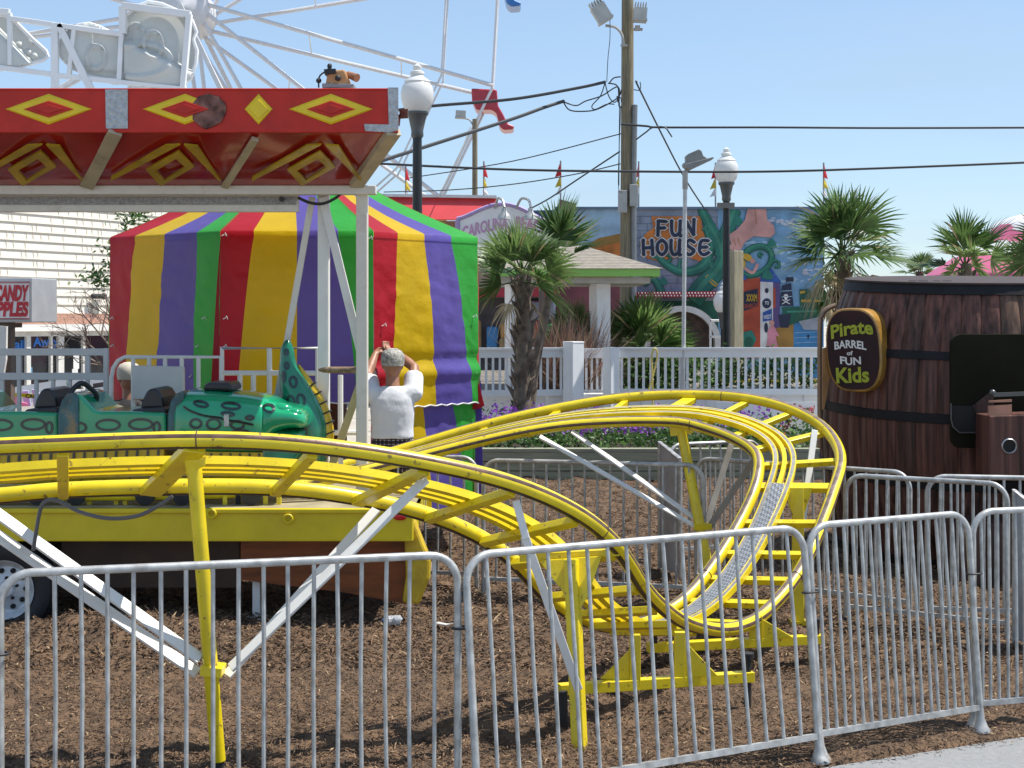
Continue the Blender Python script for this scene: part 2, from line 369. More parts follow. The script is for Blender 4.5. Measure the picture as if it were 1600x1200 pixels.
A3=catmull(Ac,K);B3=catmull(Bc,K)
def smooth(p,it=4):
    for _ in range(it): p=[p[0]]+[(p[i-1]+p[i]*2+p[i+1])/4 for i in range(1,len(p)-1)]+[p[-1]]
    return p
A3=smooth(A3);B3=smooth(B3)
n=len(A3);Mi=[(A3[i]+B3[i])/2 for i in range(n)]
T3=[(Mi[min(n-1,i+1)]-Mi[max(0,i-1)]).normalized() for i in range(n)]
U3=[]
for i in range(n):
    u=(A3[i]-B3[i]);u=(u-T3[i]*u.dot(T3[i])).normalized();U3.append(u)
N3=[U3[i].cross(T3[i]) for i in range(n)]
N3=[a if a.z>0 else -a for a in N3]
coaster=thing('roller_coaster','yellow tubular kiddie coaster track on yellow posts with white braces','roller coaster',G(905,1178))
def sweep(mb,pts,us,ns,prof,mats,closedprof=True,sm=False):
    o=len(mb.v);k=len(prof)
    for i,p in enumerate(pts):
        for (a,b) in prof: mb.v.append(p+us[i]*a+ns[i]*b)
    for i in range(len(pts)-1):
        for j in range(k):
            mb.f.append([o+i*k+j,o+i*k+(j+1)%k,o+(i+1)*k+(j+1)%k,o+(i+1)*k+j]);mb.m.append(mats[j]);mb.sm.append(sm)
    for s in (0,len(pts)-1): mb.f.append([o+s*k+j for j in range(k)]);mb.m.append(mats[0]);mb.sm.append(False)
rr=.040;nn=24
for side,pts,sg in ((1,A3,1),(-1,B3,-1)):
    prof=[(sg*rr*cos(2*pi*(j-.5)/nn),rr*sin(2*pi*(j-.5)/nn)) for j in range(nn)]
    mats=[0]*nn
    mats[0]=mats[1]=1
    mats[6]=mats[7]=mats[5]=3
    mats[17]=mats[18]=mats[19]=2
    m=MB();sweep(m,pts,U3,N3,prof,mats,sm=True)
    m.build('rail',[yellow,worn,M('dark_wheel_track',(.075,.055,.042),.4,.4,var=.4,scale=16),M('worn_rail_crown',(.26,.19,.15),.34,.45,var=.35,scale=16)],coaster,sharp=60)
SH=[-.045 if i<9*K else -.045-.06*min(1,(i-9*K)/(4*K)) if i<31*K else -.105+.05*min(1,(i-31*K)/(2*K)) for i in range(n)]
PC=[Mi[i]+U3[i]*SH[i] for i in range(n)]
for off,w in ((-.062,.038),(0,.03),(.062,.038)):
    m=MB();h2=.04;c0=.010
    prof=[(off-w/2,c0-h2/2),(off+w/2,c0-h2/2),(off+w/2,c0+h2/2),(off+w*.3,c0+h2/2),(off-w*.3,c0+h2/2),(off-w/2,c0+h2/2)]
    mats=[0,0,0,1 if off else 0,0,0]
    pts=Mi
    sweep(m,PC,U3,N3,prof,mats);m.build('centre_rail',[yellow,wornlt],coaster)
def near(pts,px,py,lo=0,hi=None):
    best=None
    for i in range(lo,hi if hi else len(pts)):
        p=pts[i];x=CX+p.x/p.y*F;y=HY+(H-p.z)/p.y*F;e=(x-px)**2+(y-py)**2
        if best is None or e<best[0]: best=(e,i)
    return best[1]
fr=19*K
TIES=[(-95,700,-90,780,.05),(92,694,97,766,.05),(310,687,245,762,.10),(488,696,425,762,.05),(668,723,556,777,.06),(806,757,667,803,.05),(905,803,752,840,.05),(964,855,800,872,.06),(999,912,848,925,.05),(1028,944,880,952,.05),(1058,967,917,970,.05),(1088,979,952,979,.05)]
TB=[(1182,966,1036,962,.05),(1213,938,1075,934,.05),(1243,902,1103,899,.045),(1263,864,1130,862,.045),(1286,814,1158,814,.045),(1304,754,1182,754,.07),(1313,714,1186,722,.045),(1288,668,1172,702,.045),(1236,639,1136,682,.045),(1170,621,1085,664,.045),(1083,616,1008,655,.09),(980,620,930,661,.045),(872,637,830,672,.055),(760,663,700,703,.045),(640,698,585,730,.045)]
for (ax,ay,bx,by,w),lo,hi in [(t,0,fr) for t in TIES]+[(t,12*K,30*K) for t in TB]:
    i=near(A3,ax,ay,lo,hi);j=near(B3,bx,by,lo,hi);p=A3[i];q=B3[j]
    u=(p-q).normalized();m=MB();e=N3[i]*-.032;m.beam(p-u*.02+e,q+u*.02+e,w,.04,N3[i]);m.build('cross_tie',yellow,coaster,bevel=.004)
# expanded metal strip up the rise
exm=bpy.data.materials.new('expanded_metal');exm.use_nodes=True;nt=exm.node_tree;b=nt.nodes['Principled BSDF'];b.inputs['Metallic'].default_value=.5;b.inputs['Roughness'].default_value=.45
w1=nt.nodes.new('ShaderNodeTexChecker');w1.inputs['Scale'].default_value=70;w1.inputs[1].default_value=(.42,.43,.44,1);w1.inputs[2].default_value=(.16,.17,.18,1)
tc=nt.nodes.new('ShaderNodeTexCoord');nt.links.new(tc.outputs['Object'],w1.inputs[0]);nt.links.new(w1.outputs[0],b.inputs['Base Color'])
bp=nt.nodes.new('ShaderNodeBump');bp.inputs['Strength'].default_value=.8;bp.inputs['Distance'].default_value=.01;nt.links.new(w1.outputs['Fac'],bp.inputs['Height']);nt.links.new(bp.outputs[0],b.inputs['Normal'])
i0=near(A3,1120,984,11*K,16*K);i1=near(A3,1304,756,16*K,22*K)
m=MB();sweep(m,PC[i0:i1],U3[i0:i1],N3[i0:i1],[(-.045,.03),(.045,.03),(.045,.038),(-.045,.038)],[0]*4);m.build('walkway_strip',exm,coaster)
def tpipe(name,p,q,r,mat=None,sl=12):
    m=MB();m.tube([p,q],r,sl);return m.build(name,mat or yellow,coaster)
def bar(name,p,q,w,t,mat,up=(0,1,0)):
    m=MB();m.beam(p,q,w,t,up);return m.build(name,mat,coaster,bevel=.003)
def pl(name,pts,th,mat=None):
    m=MB();m.prism(pts,(0,th,0));return m.build(name,mat or yellow,coaster,bevel=.003)
# support left
s=tpipe('support_post',P(303,724,6.92),P(341,1188,7.03),.0345)
m=MB();m.box(P(333,1046,6.99),(.098,.12,.045),Matrix.Rotation(.1,3,'Y'));m.build('clamp',yellow,coaster,bevel=.004)
tpipe('screw_jack',P(341,1180,7.03),P(342,1209,7.03),.024,black)
pl('bracket_plate',[P(287,716,6.88),P(322,712,6.88),P(320,728,6.88),P(292,742,6.9)],.012)
bar('brace',P(-60,762,6.95),P(313,1030,6.97),.062,.014,white,(0,-.5,1));bar('brace',P(-60,798,7.02),P(309,1052,7.02),.062,.014,white,(0,-.5,1))
bar('brace',P(360,1044,6.97),P(666,748,7.1),.058,.014,white,(0,-.5,1));bar('brace',P(354,1056,7.02),P(588,796,7.5),.052,.014,white,(0,-.5,1))
# support middle with funnel gusset
dq=7.62
pl('support_head',[P(812,866,7.74),P(968,858,dq),P(968,869,dq),P(812,878,7.74)],.05)
pl('gusset_plate',[P(842,876,7.70),P(940,869,dq),P(918,934,7.58),P(905,952,7.56),P(886,934,7.6)],.014)
m=MB();m.beam(P(893,874,7.64),P(906,1177,7.44),.066,.066,(.35,1,0));m.build('support_post',yellow,coaster,bevel=.006)
bar('brace',P(806,782,7.3),P(822,842,7.28),.036,.03,white);bar('brace',P(820,838,7.28),P(904,1078,7.42),.042,.014,white)
tpipe('screw_jack',P(880,1080,7.8),P(881,1138,7.8),.022,black)
# low base frames under the dip
def base(d0,d1,xa,xb,zc,posts,jx):
    m=MB();m.beam(PX(xa,d0,zc),PX(xb,d1,zc),.06,.055);m.build('base_beam',yellow,coaster,bevel=.004)
    for (x,x2,ztop,side,xr,zr) in posts:
        d=d0+(d1-d0)*(x-xa)/(xb-xa);m=MB()
        m.prism([PX(x,d-.02,zc),PX(x2,d-.02,zc),PX(x2,d-.02,ztop),PX(x,d-.02,ztop)],(0,.04,0))
        a,b2=(x,xr) if side<0 else (x2,xr)
        m.prism([PX(a,d-.008,zc+.02),PX(b2,d-.008,zc+.03),PX(a,d-.008,zr)],(0,.014,0));m.build('upright',yellow,coaster,bevel=.003)
    for x in jx:
        d=d0+(d1-d0)*(x-xa)/(xb-xa);m=MB();m.tube([PX(x,d,-.03),PX(x,d,zc+.10)],.02,10);m.lathe([(.035,zc+.1),(.035,zc+.125),(.0,zc+.13)],(PX(x,d,0)),10);m.build('screw_jack',black,coaster)
base(7.86,8.15,873,1176,.19,[(984,1001,.45,-1,938,.37),(1054,1071,.45,1,1122,.40)],[1168])
base(9.0,9.25,1012,1286,.16,[(1172,1192,.32,1,1240,.30)],[1022,1275])
# support right
m=MB();m.prism([P(1222,762,10.42),P(1270,762,10.42),P(1257,803,10.42),P(1238,803,10.42)],(0,.014,0));m.build('gusset_plate',yellow,coaster,bevel=.003)
m=MB();m.beam(P(1247,762,10.46),P(1247,972,10.38),.082,.07,(.2,1,0));m.build('support_post',yellow,coaster,bevel=.006)
m=MB();m.box(P(1247,972,10.38),(.11,.11,.03));m.build('foot_plate',yellow,coaster);tpipe('screw_jack',P(1247,970,10.38),P(1247,988,10.38),.03,black)
bar('brace',P(1273,672,11.1),P(1252,832,10.8),.045,.014,white)
# support back
pl('bracket_plate',[P(1046,662,11.32),P(1085,660,11.32),P(1082,678,11.32),P(1048,682,11.32)],.03)
tpipe('support_post',P(1064,668,11.35),P(1118,948,11.02),.038)
m=MB();m.box(P(1097,822,11.17),(.13,.1,.045));m.build('clamp',yellow,coaster,bevel=.004)
bar('brace',P(843,682,11.25),P(1089,824,11.15),.052,.014,white,(0,-.4,1));bar('brace',P(893,674,11.3),P(1092,814,11.2),.052,.014,white,(0,-.4,1))
greyb=M('dull_brace_metal',(.30,.28,.25),.6,.2,var=.2)
bar('brace',P(1143,694,11.4),P(1103,820,11.2),.045,.014,greyb);bar('brace',P(1177,720,11.1),P(1107,826,11.15),.045,.014,greyb)
for px in (112,140,182,196,352,372,415,436):
    m=MB();m.box(P(px,786,10.66)+V((0,0,.0)),(.03,.03,.13));m.build('station_support',yellow if px%3 else dark,coaster)
for i in (near(A3,316,687,0,fr),near(A3,-40,698,0,fr),near(A3,936,830,0,fr),near(A3,1245,900,14*K,20*K),near(A3,1130,616,20*K,28*K)):
    for pts in (A3,B3):
        m=MB();p=pts[i];m.tube([p+U3[i]*(.0415*cos(g))+N3[i]*(.0415*sin(g)) for g in [2*pi*k/18 for k in range(18)]],.003,4,closed=True);m.build('rail_joint',worn,coaster)
# loose cable on the crest
cb=[P(x,y,6.75) for x,y in ((52,860),(62,800),(72,783),(90,782),(125,800),(170,810),(215,806),(248,790),(270,775))]
m=MB();m.tube(catmull(cb,5),.009,6);m.build('slack_cable',M('grey_cable',(.10,.09,.085),.5),coaster)
# ------------------------------------------------------------------ ride trailer
TD=10.4;ZD=.80;TB_=12.15
XL=-5.6;XR=P(645,0,TD).x
tr=thing('ride_trailer','yellow trailer platform with red diamond patterned canopy on cream posts','trailer',(-2.6,11.2,0))
deckm=M('worn_deck_plate',(.36,.31,.20),.6,.2,var=.3,scale=5,dirt=.5,dirtcol=(.45,.33,.05),dscale=2)
m=MB();m.box(((XL+XR)/2,(TD+TB_)/2+.03,ZD-.025),(XR-XL,TB_-TD-.06,.05));m.build('deck',deckm,tr)
m=MB();zs=P(0,846,TD).z
m.box(((XL+XR)/2,TD+.03,(ZD+zs)/2),(XR-XL,.06,ZD-zs));m.box(((XL+XR)/2,TD-.006,ZD-.012),(XR-XL,.03,.03));m.build('skirt',yellow2,tr,bevel=.006)
m=MB();m.box((XR-.03,(TD+TB_)/2,(ZD+zs)/2),(.06,TB_-TD-.07,ZD-zs-.006));m.build('end_beam',yellow2,tr)
for x in (330,450):
    m=MB();m.tube([P(x,803 if x==330 else 811,TD-.03)+V((.028*cos(g),0,.028*sin(g))) for g in [2*pi*k/14 for k in range(14)]],.009,6,closed=True);m.build('tie_down_ring',yellow2,tr)
m=MB();m.prism([P(x,y,10.62) for x,y in ((376,838),(636,838),(634,944),(540,926),(376,906))],(0,.03,0));m.build('side_panel',orangep,tr)
m=MB();m.prism([P(x,y,10.66) for x,y in ((96,838),(374,838),(374,918),(96,918))],(0,.03,0));m.build('side_panel',M('dark_side_panel',(.05,.025,.014),.6,var=.4,scale=4),tr)
m=MB();m.prism([P(x,y,10.5) for x,y in ((630,812),(646,812),(672,876),(671,905),(655,945),(628,942),(634,900))],(0,.16,0));m.build('end_fender',M('dirty_yellow_fender',(.55,.38,.02),.45,var=.25,dirt=.7,dirtcol=(.1,.06,.02),dscale=4),tr,bevel=.02)
m=MB();m.loft([(0-.0,0,0,.0,.0),(.0,0,0,.03,.02),(.012,0,0,.03,.02),(.02,0,0,.02,.012)],14);m.v=[V((p.y*1.4,-p.x,p.z))+P(625,808,TD-.005) for p in m.v];m.build('tail_light',M('red_lens',(.55,.01,.012),.15),tr)
m=MB();m.beam(P(401,846,10.7),P(401,966,10.7),.05,.05);m.box(P(401,966,10.7),(.14,.14,.015));m.build('jack_leg',white,tr)
m=MB();m.box((-3.3,11.4,.42),(4.4,.5,.12));m.build('chassis_beam',dark,tr)
# wheel
wc=P(14,918,10.55)
Ax=Matrix.Rotation(R(90),3,'X')
m=MB();tp=[(.20,-.09),(.235,-.105),(.285,-.11),(.315,-.095),(.325,-.06),(.328,0),(.325,.06),(.315,.095),(.285,.11),(.235,.105),(.20,.09)]
m.lathe(tp,wc,40,0,Ax,cap=False);w=m.build('wheel',black,tr)
m=MB();m.lathe([(.203,.10),(.195,.09),(.175,.055),(.165,.03),(.15,.022),(.10,.035),(.06,.05),(.05,.075),(.0,.08)],wc,40,0,Ax,cap=False)
m.build('rim',M('white_steel_rim',(.62,.64,.66),.35,.2,var=.08),w)
m=MB()
for k in range(10):
    g=2*pi*k/10
    m.lathe([(.0,.046),(.017,.045),(.018,.03)],wc+V((.128*cos(g),-.0,.128*sin(g))),10,0,Ax)
for k in range(5):
    g=2*pi*k/5+.3;m.lathe([(.0,.066),(.011,.064),(.011,.04)],wc+V((.075*cos(g),-.0,.075*sin(g))),6,0,Ax)
m.build('rim_pattern',dark,w)
# canopy
fx1=P(622,0,TD).x;zt=P(0,138,TD).z;zb=P(0,207,TD).z
zs2=P(0,289,11.05).z;sx1=P(556,0,11.05).x
m=MB();m.box(((XL+fx1)/2,TD+.02,(zt+zb)/2),(fx1-XL,.04,zt-zb));m.box(((XL+fx1)/2,TD-.004,zt-.006),(fx1-XL,.012,.012));m.build('fascia',redp,tr,bevel=.006)
m=MB();m.prism([V((XL,TD+.05,zt-.06)),V((fx1-.05,TD+.05,zt-.06)),V((fx1-.41,12.4,zt-.06)),V((XL,12.4,zt-.06))],(0,0,.04));m.build('roof_tray',M('roof_tray_metal',(.4,.4,.4),.5,.3),tr)
m=MB();m.prism([V((fx1-.002,TD+.04,zb+.003)),V((fx1-.36,12.4,zb+.003)),V((fx1-.36,12.4,zt-.003)),V((fx1-.002,TD+.04,zt-.003))],(-.04,0,0));m.build('end_fascia',redp,tr)
def sof(px,py): # point on the sloping soffit from picture position
    t=(py-207)/(289-207);d=TD+.03+(11.05-TD-.03)*max(0,min(1,t))
    return P(px,py,d)
m=MB();nx=24;xs=[-200+ (0) for _ in range(1)]
cols=[-700,-500,-330,-160,0]+[40*k for k in range(1,14)]+[556]
vs=[];rows=9
for j in range(rows):
    t=j/(rows-1);py=207+82*t
    for x in cols:
        px=x if x<556 else 621-66*t
        p=sof(px if x<556 else px,py);bul=.035*sin(pi*t)*abs(sin((x-60)/165*pi))
        vs.append(p+V((0,-.4*bul,-bul)))
nc=len(cols);fs=[(j*nc+i,j*nc+i+1,(j+1)*nc+i+1,(j+1)*nc+i) for j in range(rows-1) for i in range(nc-1)]
m.add(vs,fs,0,True)
A=P(622,207,TD+.03);B=sof(555,289);m.quad(A,V((A.x-.36,12.4,A.z)),V((B.x-.22,12.0,B.z)),B)
m.quad(V((XL,11.05,zs2)),B,V((B.x-.22,12.0,zs2)),V((XL,12.0,zs2)))
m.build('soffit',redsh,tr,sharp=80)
def diamond(cx,cy,w,h,kind):
    m=MB();r0=[(cx-w,cy),(cx,cy-h),(cx+w,cy),(cx,cy+h)]
    for s,dep,mi in ((1,.012,0),(.60,.022,1),(.34,.032,1)) if kind else ((1,.012,0),(.72,.022,0)):
        q=[P(cx+(x-cx)*s,cy+(y-cy)*s,TD-.002) for x,y in r0];q2=[P(cx+(x-cx)*(s*.93),cy+(y-cy)*(s*.86),TD-dep) for x,y in r0]
        m.add(q+q2,[(4,5,6,7)]+[(i,(i+1)%4,4+(i+1)%4,4+i) for i in range(4)],mi)
    m.build('diamond_ornament',[yelp,redp],tr)
for cx,w,k in ((76,68,1),(289,66,1),(404,22,0),(517,66,1),(-120,66,1),(-330,66,1)): diamond(cx,170.5,w,24,k)
# soffit ornaments: skewed diamond plus two slanted bars per bay
def sp_(pts,mi,name='soffit_ornament',off=.055,th=.014,mat=None):
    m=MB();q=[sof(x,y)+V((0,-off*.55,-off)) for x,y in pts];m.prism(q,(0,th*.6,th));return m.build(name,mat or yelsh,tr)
for dx in (0,215,435,-215):
    o=[(15+dx,254),(66+dx,225),(90+dx,250),(38+dx,280)];i_=[(30+dx,256),(62+dx,237),(76+dx,250),(44+dx,271)]
    m=MB()
    for k in range(4):
        k2=(k+1)%4;q=[sof(*o[k]),sof(*o[k2]),sof(*i_[k2]),sof(*i_[k])];m.prism([p+V((0,-.04,-.055)) for p in q],(0,.01,.014))
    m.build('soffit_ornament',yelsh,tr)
    sp_([(-40+dx,272),(-40+dx,266),(45+dx,216),(68+dx,215),(60+dx,219)],0);sp_([(74+dx,215),(95+dx,217),(131+dx,272),(127+dx,270)],0)
sp=[((182,203),(137,288),.095),((400,213),(352,288),.05),((-30,203),(-75,288),.09)]
for a,b,w in sp:
    m=MB();m.beam(sof(*a)+V((0,-.03,-.02)),sof(*b)+V((0,-.03,-.02)),w,.03,(0,-.6,-1));m.build('soffit_rib',tanmetal,tr,bevel=.003)
m=MB();m.beam(P(622,206,TD+.01)+V((-.03,0,0)),sof(557,289)+V((.0,-.02,0)),.10,.05,(.4,-.6,-1));m.build('corner_rib',tanmetal,tr)
m=MB();m.prism([P(165,140,TD-.001),P(200,140,TD-.001),P(200,201,TD-.001),P(166,201,TD-.001)],(0,-.008,0));m.build('diamond_plate_strap',alu,tr)
m=MB();m.prism([P(606,137,TD-.001),P(622.5,137,TD-.001),P(622.5,204,TD-.001),P(608,207,TD-.001)],(0,-.01,0));m.prism([P(569,194,TD-.001),P(608,195,TD-.001),P(609,207,TD-.001),P(571,205,TD-.001)],(0,-.012,0))
m.build('corner_plate',alu,tr)
m=MB();cc=P(326,173,TD-.014);rng=random.Random(5)
m.prism([cc+V(((.118+rng.uniform(-.01,.008))*cos(2*pi*k/26),0,(.118+rng.uniform(-.01,.008))*sin(2*pi*k/26))) for k in range(26)],(0,.014,0));m.build('rusty_patch_disc',M('polished_rust_disc',(.16,.07,.055),.3,.7,var=.7,scale=14,bump=.4,bscale=20),tr,bevel=.004)
# beams
bz0=P(0,303,11.05).z
m=MB();bx=P(587,0,11.05).x;m.box(((XL+bx)/2,11.1,(zs2+bz0)/2-.002),(bx-XL,.10,zs2-bz0));m.build('canopy_beam',cream,tr,bevel=.006)
m=MB();bx2=P(466,0,11.2).x;z1=P(0,304,11.2).z;z2=P(0,331,11.2).z;m.box(((XL+bx2)/2,11.23,(z1+z2)/2),(bx2-XL,.06,z1-z2));m.build('light_box_frame',cream,tr,bevel=.006)
m=MB();m.box(((XL+bx2)/2,11.19,P(0,314,11.2).z),(bx2-XL-.03,.012,.055));m.build('light_box_plate',M('textured_strip',(.3,.29,.29),.5,.3,var=.3,scale=50,bump=.5,bscale=90),tr)
m=MB();m.tube([P(440,311,11.17),P(440,311,11.14)],.02,10);m.build('socket',black,tr)
m=MB();m.tube(catmull([P(466,309,11.18),P(485,317,11.15),P(505,318,11.12),P(525,309,11.1),P(534,300,11.08)],5),.011,6);m.build('hanging_cable',black,tr)
# posts and braces
for x,d in ((506,11.3),(566,11.15)):
    m=MB();p=P(x,300,d);m.box((p.x,d,(ZD+p.z)/2),(.083,.083,p.z-ZD));m.build('canopy_post',cream if x>520 else white,tr,bevel=.008)
for xx in (-5.2,):
    m=MB();m.box((xx,12.0,(ZD+zt)/2),(.08,.08,zt-ZD-.1));m.build('canopy_post',cream,tr)
for a,b,w,mt in ((P(488,308,11.24),P(430,640,11.3),.045,cream),(P(504,308,11.24),P(566,560,11.2),.06,white),(P(562,602,11.22),P(516,735,11.22),.055,M('yellowed_plank',(.55,.45,.22),.6,var=.15))):
    m=MB();m.beam(a,b,w,.03,(0,1,0));m.build('post_brace',mt,tr,bevel=.003)
m=MB();m.tube([P(499,578,11.28),P(558,578,11.22)],.024,10);m.build('rusty_crossbar',M('rusted_bar',(.25,.17,.11),.6,.3,var=.5,scale=25),tr)
# railings of the platform
def rail(name,segs,d,mat=white,r=.019):
    m=MB()
    for pts in segs: m.tube([P(x,y,d) for x,y in pts],r,8)
    return m.build(name,mat,tr)
gw=M('grey_white_tube',(.56,.57,.58),.5,var=.06)
m=MB()
for y,w in ((550,.055),(588,.055)): m.beam(P(-200,y,12.0),P(163,y,12.0),.042 if y==550 else .045,w,(0,0,1))
for x in (-60,-20,4,30,57,83,109,137): m.beam(P(x,588,12.0),P(x,720,12.0),.03,.03,(0,1,0))
for x in (30,137,-120): m.beam(P(x,552,12.0),P(x,586,12.0),.04,.034,(0,1,0))
m.beam(P(166,544,12.0),P(166,735,12.0),.035,.05,(0,1,0));m.build('railing',gw,tr,bevel=.004)
rail('gate_railing',[[(174,740),(174,590),(177,575),(184,564),(195,558),(345,558),(345,740)]]+[[(x,558),(x,740)] for x in (208,233,258,284,310)],11.9,white,.017)
rail('railing',[[(347,740),(347,544),(496,544),(496,740)],[(347,583),(496,583)]]+[[(x,y),(x,740)] for x,y in ((375,583),(396,583),(421,544),(450,583))],11.95,white,.02)
rail('railing',[[(532,586),(532,740)],[(508,676),(560,676)]],11.4,white,.02)
m=MB();m.prism([P(x,y,11.86) for x,y in ((206,571),(287,573),(287,624),(206,624))],(0,.06,0));m.build('control_box',M('control_box_white',(.62,.62,.60),.5,var=.05),tr,bevel=.01)
# roof sign: moulded panels seen from behind in a tube frame
sd=11.2
fm=M('sign_frame_white',(.74,.75,.76),.45,var=.05)
fi=[0]
def fr(a,b,w=.045): fi[0]+=1;m.beam(P(*a,sd),P(*b,sd),w,.034+.0035*(fi[0]%9),(0,1,0))
m=MB()
for a,b,w in (((-60,12),(15,19),.045),((15,20),(16,102),.03),((16,29),(86,39),.035),((86,36),(86,139),.05),((90,40),(192,54),.035),((192,9),(192,53),.05),((192,9),(298,23),.05),((296,22),(286,138),.04),((190,53),(186,130),.035),((-60,98),(82,116),.035),((90,118),(190,128),.035),((116,47),(108,118),.03),((186,128),(286,139),.03),((92,38),(142,139),.05)): fr(a,b,w)
m.build('sign_frame',fm,tr,bevel=.004)
moul=M('moulded_sign_back',(.66,.68,.66),.4,var=.06,scale=3,trans=.25,bump=.25,bscale=3,dirt=.25,dirtcol=(.5,.48,.4),dscale=2)
def sheet(out,feats,d,name='sign_panel'):
    xs=[p[0] for p in out];ys=[p[1] for p in out];m=MB()
    x0,x1,y0,y1=min(xs),max(xs),min(ys),max(ys);st=2.5
    def ins(x,y):
        c=False;j=len(out)-1
        for i in range(len(out)):
            xi,yi=out[i];xj,yj=out[j]
            if (yi>y)!=(yj>y) and x<(xj-xi)*(y-yi)/(yj-yi)+xi:c=not c
            j=i
        return c
    nx=int((x1-x0)/st)+1;ny=int((y1-y0)/st)+1
    def hh(x,y):
        z=0
        for kind,a,b,rx,ry,amp in feats:
            q=sqrt(((x-a)/rx)**2+((y-b)/ry)**2)
            if kind=='ring': z+=amp*math.exp(-((q-1)/.14)**2)
            elif kind=='dome': z+=amp*max(0,1-q*q)
            elif kind=='fold': z+=amp*math.tanh((y-b-(x-a)*rx)/ry)
        return z
    idx={}
    vs=[];fs=[]
    for j in range(ny):
        for i in range(nx):
            x=x0+i*st;y=y0+j*st
            vs.append(P(x,y,d-hh(x,y)))
    for j in range(ny-1):
        for i in range(nx-1):
            if ins(x0+(i+.5)*st,y0+(j+.5)*st): a=j*nx+i;fs.append((a,a+1,a+nx+1,a+nx))
    m.add(vs,fs,0,True);o=m.build(name,moul,tr,sharp=180)
    so_=o.modifiers.new('thick','SOLIDIFY');so_.thickness=.008
    m=MB();m.tube([P(x,y,d-.0) for x,y in out],.014,6,closed=True);m.build('panel_lip',fm,o)
sheet([(96,60),(108,47),(124,39),(140,37),(155,42),(172,50),(196,54),(205,60),(210,128),(180,130),(140,118),(112,106),(96,90),(92,74)],[('ring',150,90,14,18,.03),('fold',150,110,.06,2,-.02),('dome',120,70,30,40,.03)],sd+.06)
sheet([(196,25),(214,10),(232,3),(252,6),(280,18),(300,32),(307,50),(302,62),(308,80),(306,100),(298,122),(282,136),(250,139),(200,131),(194,110)],[('ring',212,56,12,16,.03),('ring',239,70,14,20,.035),('fold',215,75,.45,2.5,.035),('ring',215,95,52,26,.03),('dome',240,80,60,70,.05)],sd+.05)
sheet([(-60,25),(-20,22),(8,24),(26,36),(52,62),(72,80),(75,88),(68,94),(40,102),(16,106),(-20,112),(-60,112)],[('dome',44,82,5,5,.03),('dome',30,70,5,5,.03),('dome',48,66,5,5,.03),('fold',10,60,1.0,4,.05),('dome',54,88,5,5,.03)],sd+.05)
# tan clamp lamp standing on the canopy edge
cl=thing('clamp_lamp','tan clamp lamp with black knobs standing on the red canopy edge','lamp',P(528,137,TD+.05))
d=TD+.12
tanp=M('tan_lamp_body',(.50,.27,.11),.5,var=.12)
m=MB();m.prism([P(x,y,d) for x,y in ((508,132),(511,117),(516,110),(538,108),(541,114),(548,131))],(0,.12,0));m.build('body',tanp,cl,bevel=.012)
m=MB();m.prism([P(x,y,d-.03) for x,y in ((503,130),(553,131),(552,136.5),(503,136.5))],(0,.2,0));m.build('base_plate',M('grey_base',(.25,.27,.29),.5),cl,bevel=.004)
m=MB();m.prism([P(x,y,d-.03) for x,y in ((506,108),(524,107),(525,114),(507,116))],(0,.1,0));m.tube([P(515,108,d),P(515,102,d)],.015,8);m.ball(P(515,103,d),.018,8);m.ball(P(528,122,d-.03),.022,10);m.tube(catmull([P(508,112,d),P(499,120,d),P(498,137,d)],4),.006,5);m.ball(P(498,126,d),.02,8)
m.build('knobs',black,cl)
m=MB();m.tube([P(543,116,d+.05),P(558,122,d+.0)],[.022,.03],10);m.build('snout',M('copper_tube',(.38,.17,.09),.4,.3),cl)
m=MB();m.prism([P(624,171,TD+.1),P(637,170,TD+.1),P(637,183,TD+.1),P(624,184,TD+.1)],(0,.06,0));m.prism([P(620,180,TD+.1),P(626,178,TD+.1),P(624,196,TD+.1),P(620,196,TD+.1)],(0,.04,0));m.build('latch_block',rust,tr)
# ------------------------------------------------------------------ dragon train
YC=10.92;YN=YC-.33
def bv(ob):
    return BVHTree.FromPolygons([v.co.copy() for v in ob.data.vertices],[list(p.vertices) for p in ob.data.polygons])
def rings(host,name,lst,mat,parent,w=.017,off=.003):
    # painted outline rings laid onto the surface of host (cast along +Y)
    t=bv(host);o0=ORG[host.name];m=MB()
    for (px,py,rx,ry,rot) in lst:
        vs=[];ok=True;k=28
        for ss in (0,1):
            for i in range(k):
                g=2*pi*i/k;a=rx*cos(g)*(1 if ss else 1-w/ rx*1.0);b=ry*sin(g)*(1 if ss else 1-w/ry)
                a2=a*cos(rot)-b*sin(rot);b2=a*sin(rot)+b*cos(rot)
                p=P(px,py,YN);q=V((p.x+a2,YC-3,p.z+b2))-o0
                h=t.ray_cast(q,V((0,1,0)))
                if h[0] is None: ok=False;break
                vs.append(h[0]+V((0,-off,0))+h[1]*(off if h[1].y<0 else -off)+o0)
            if not ok:break
        if ok: m.add(vs,[(i,(i+1)%k,k+(i+1)%k,k+i) for i in range(k)])
    return m.build(name,mat,parent) if m.v else None
def px_(x): return P(x,0,YN).x
def pz(y): return P(0,y,YN).z
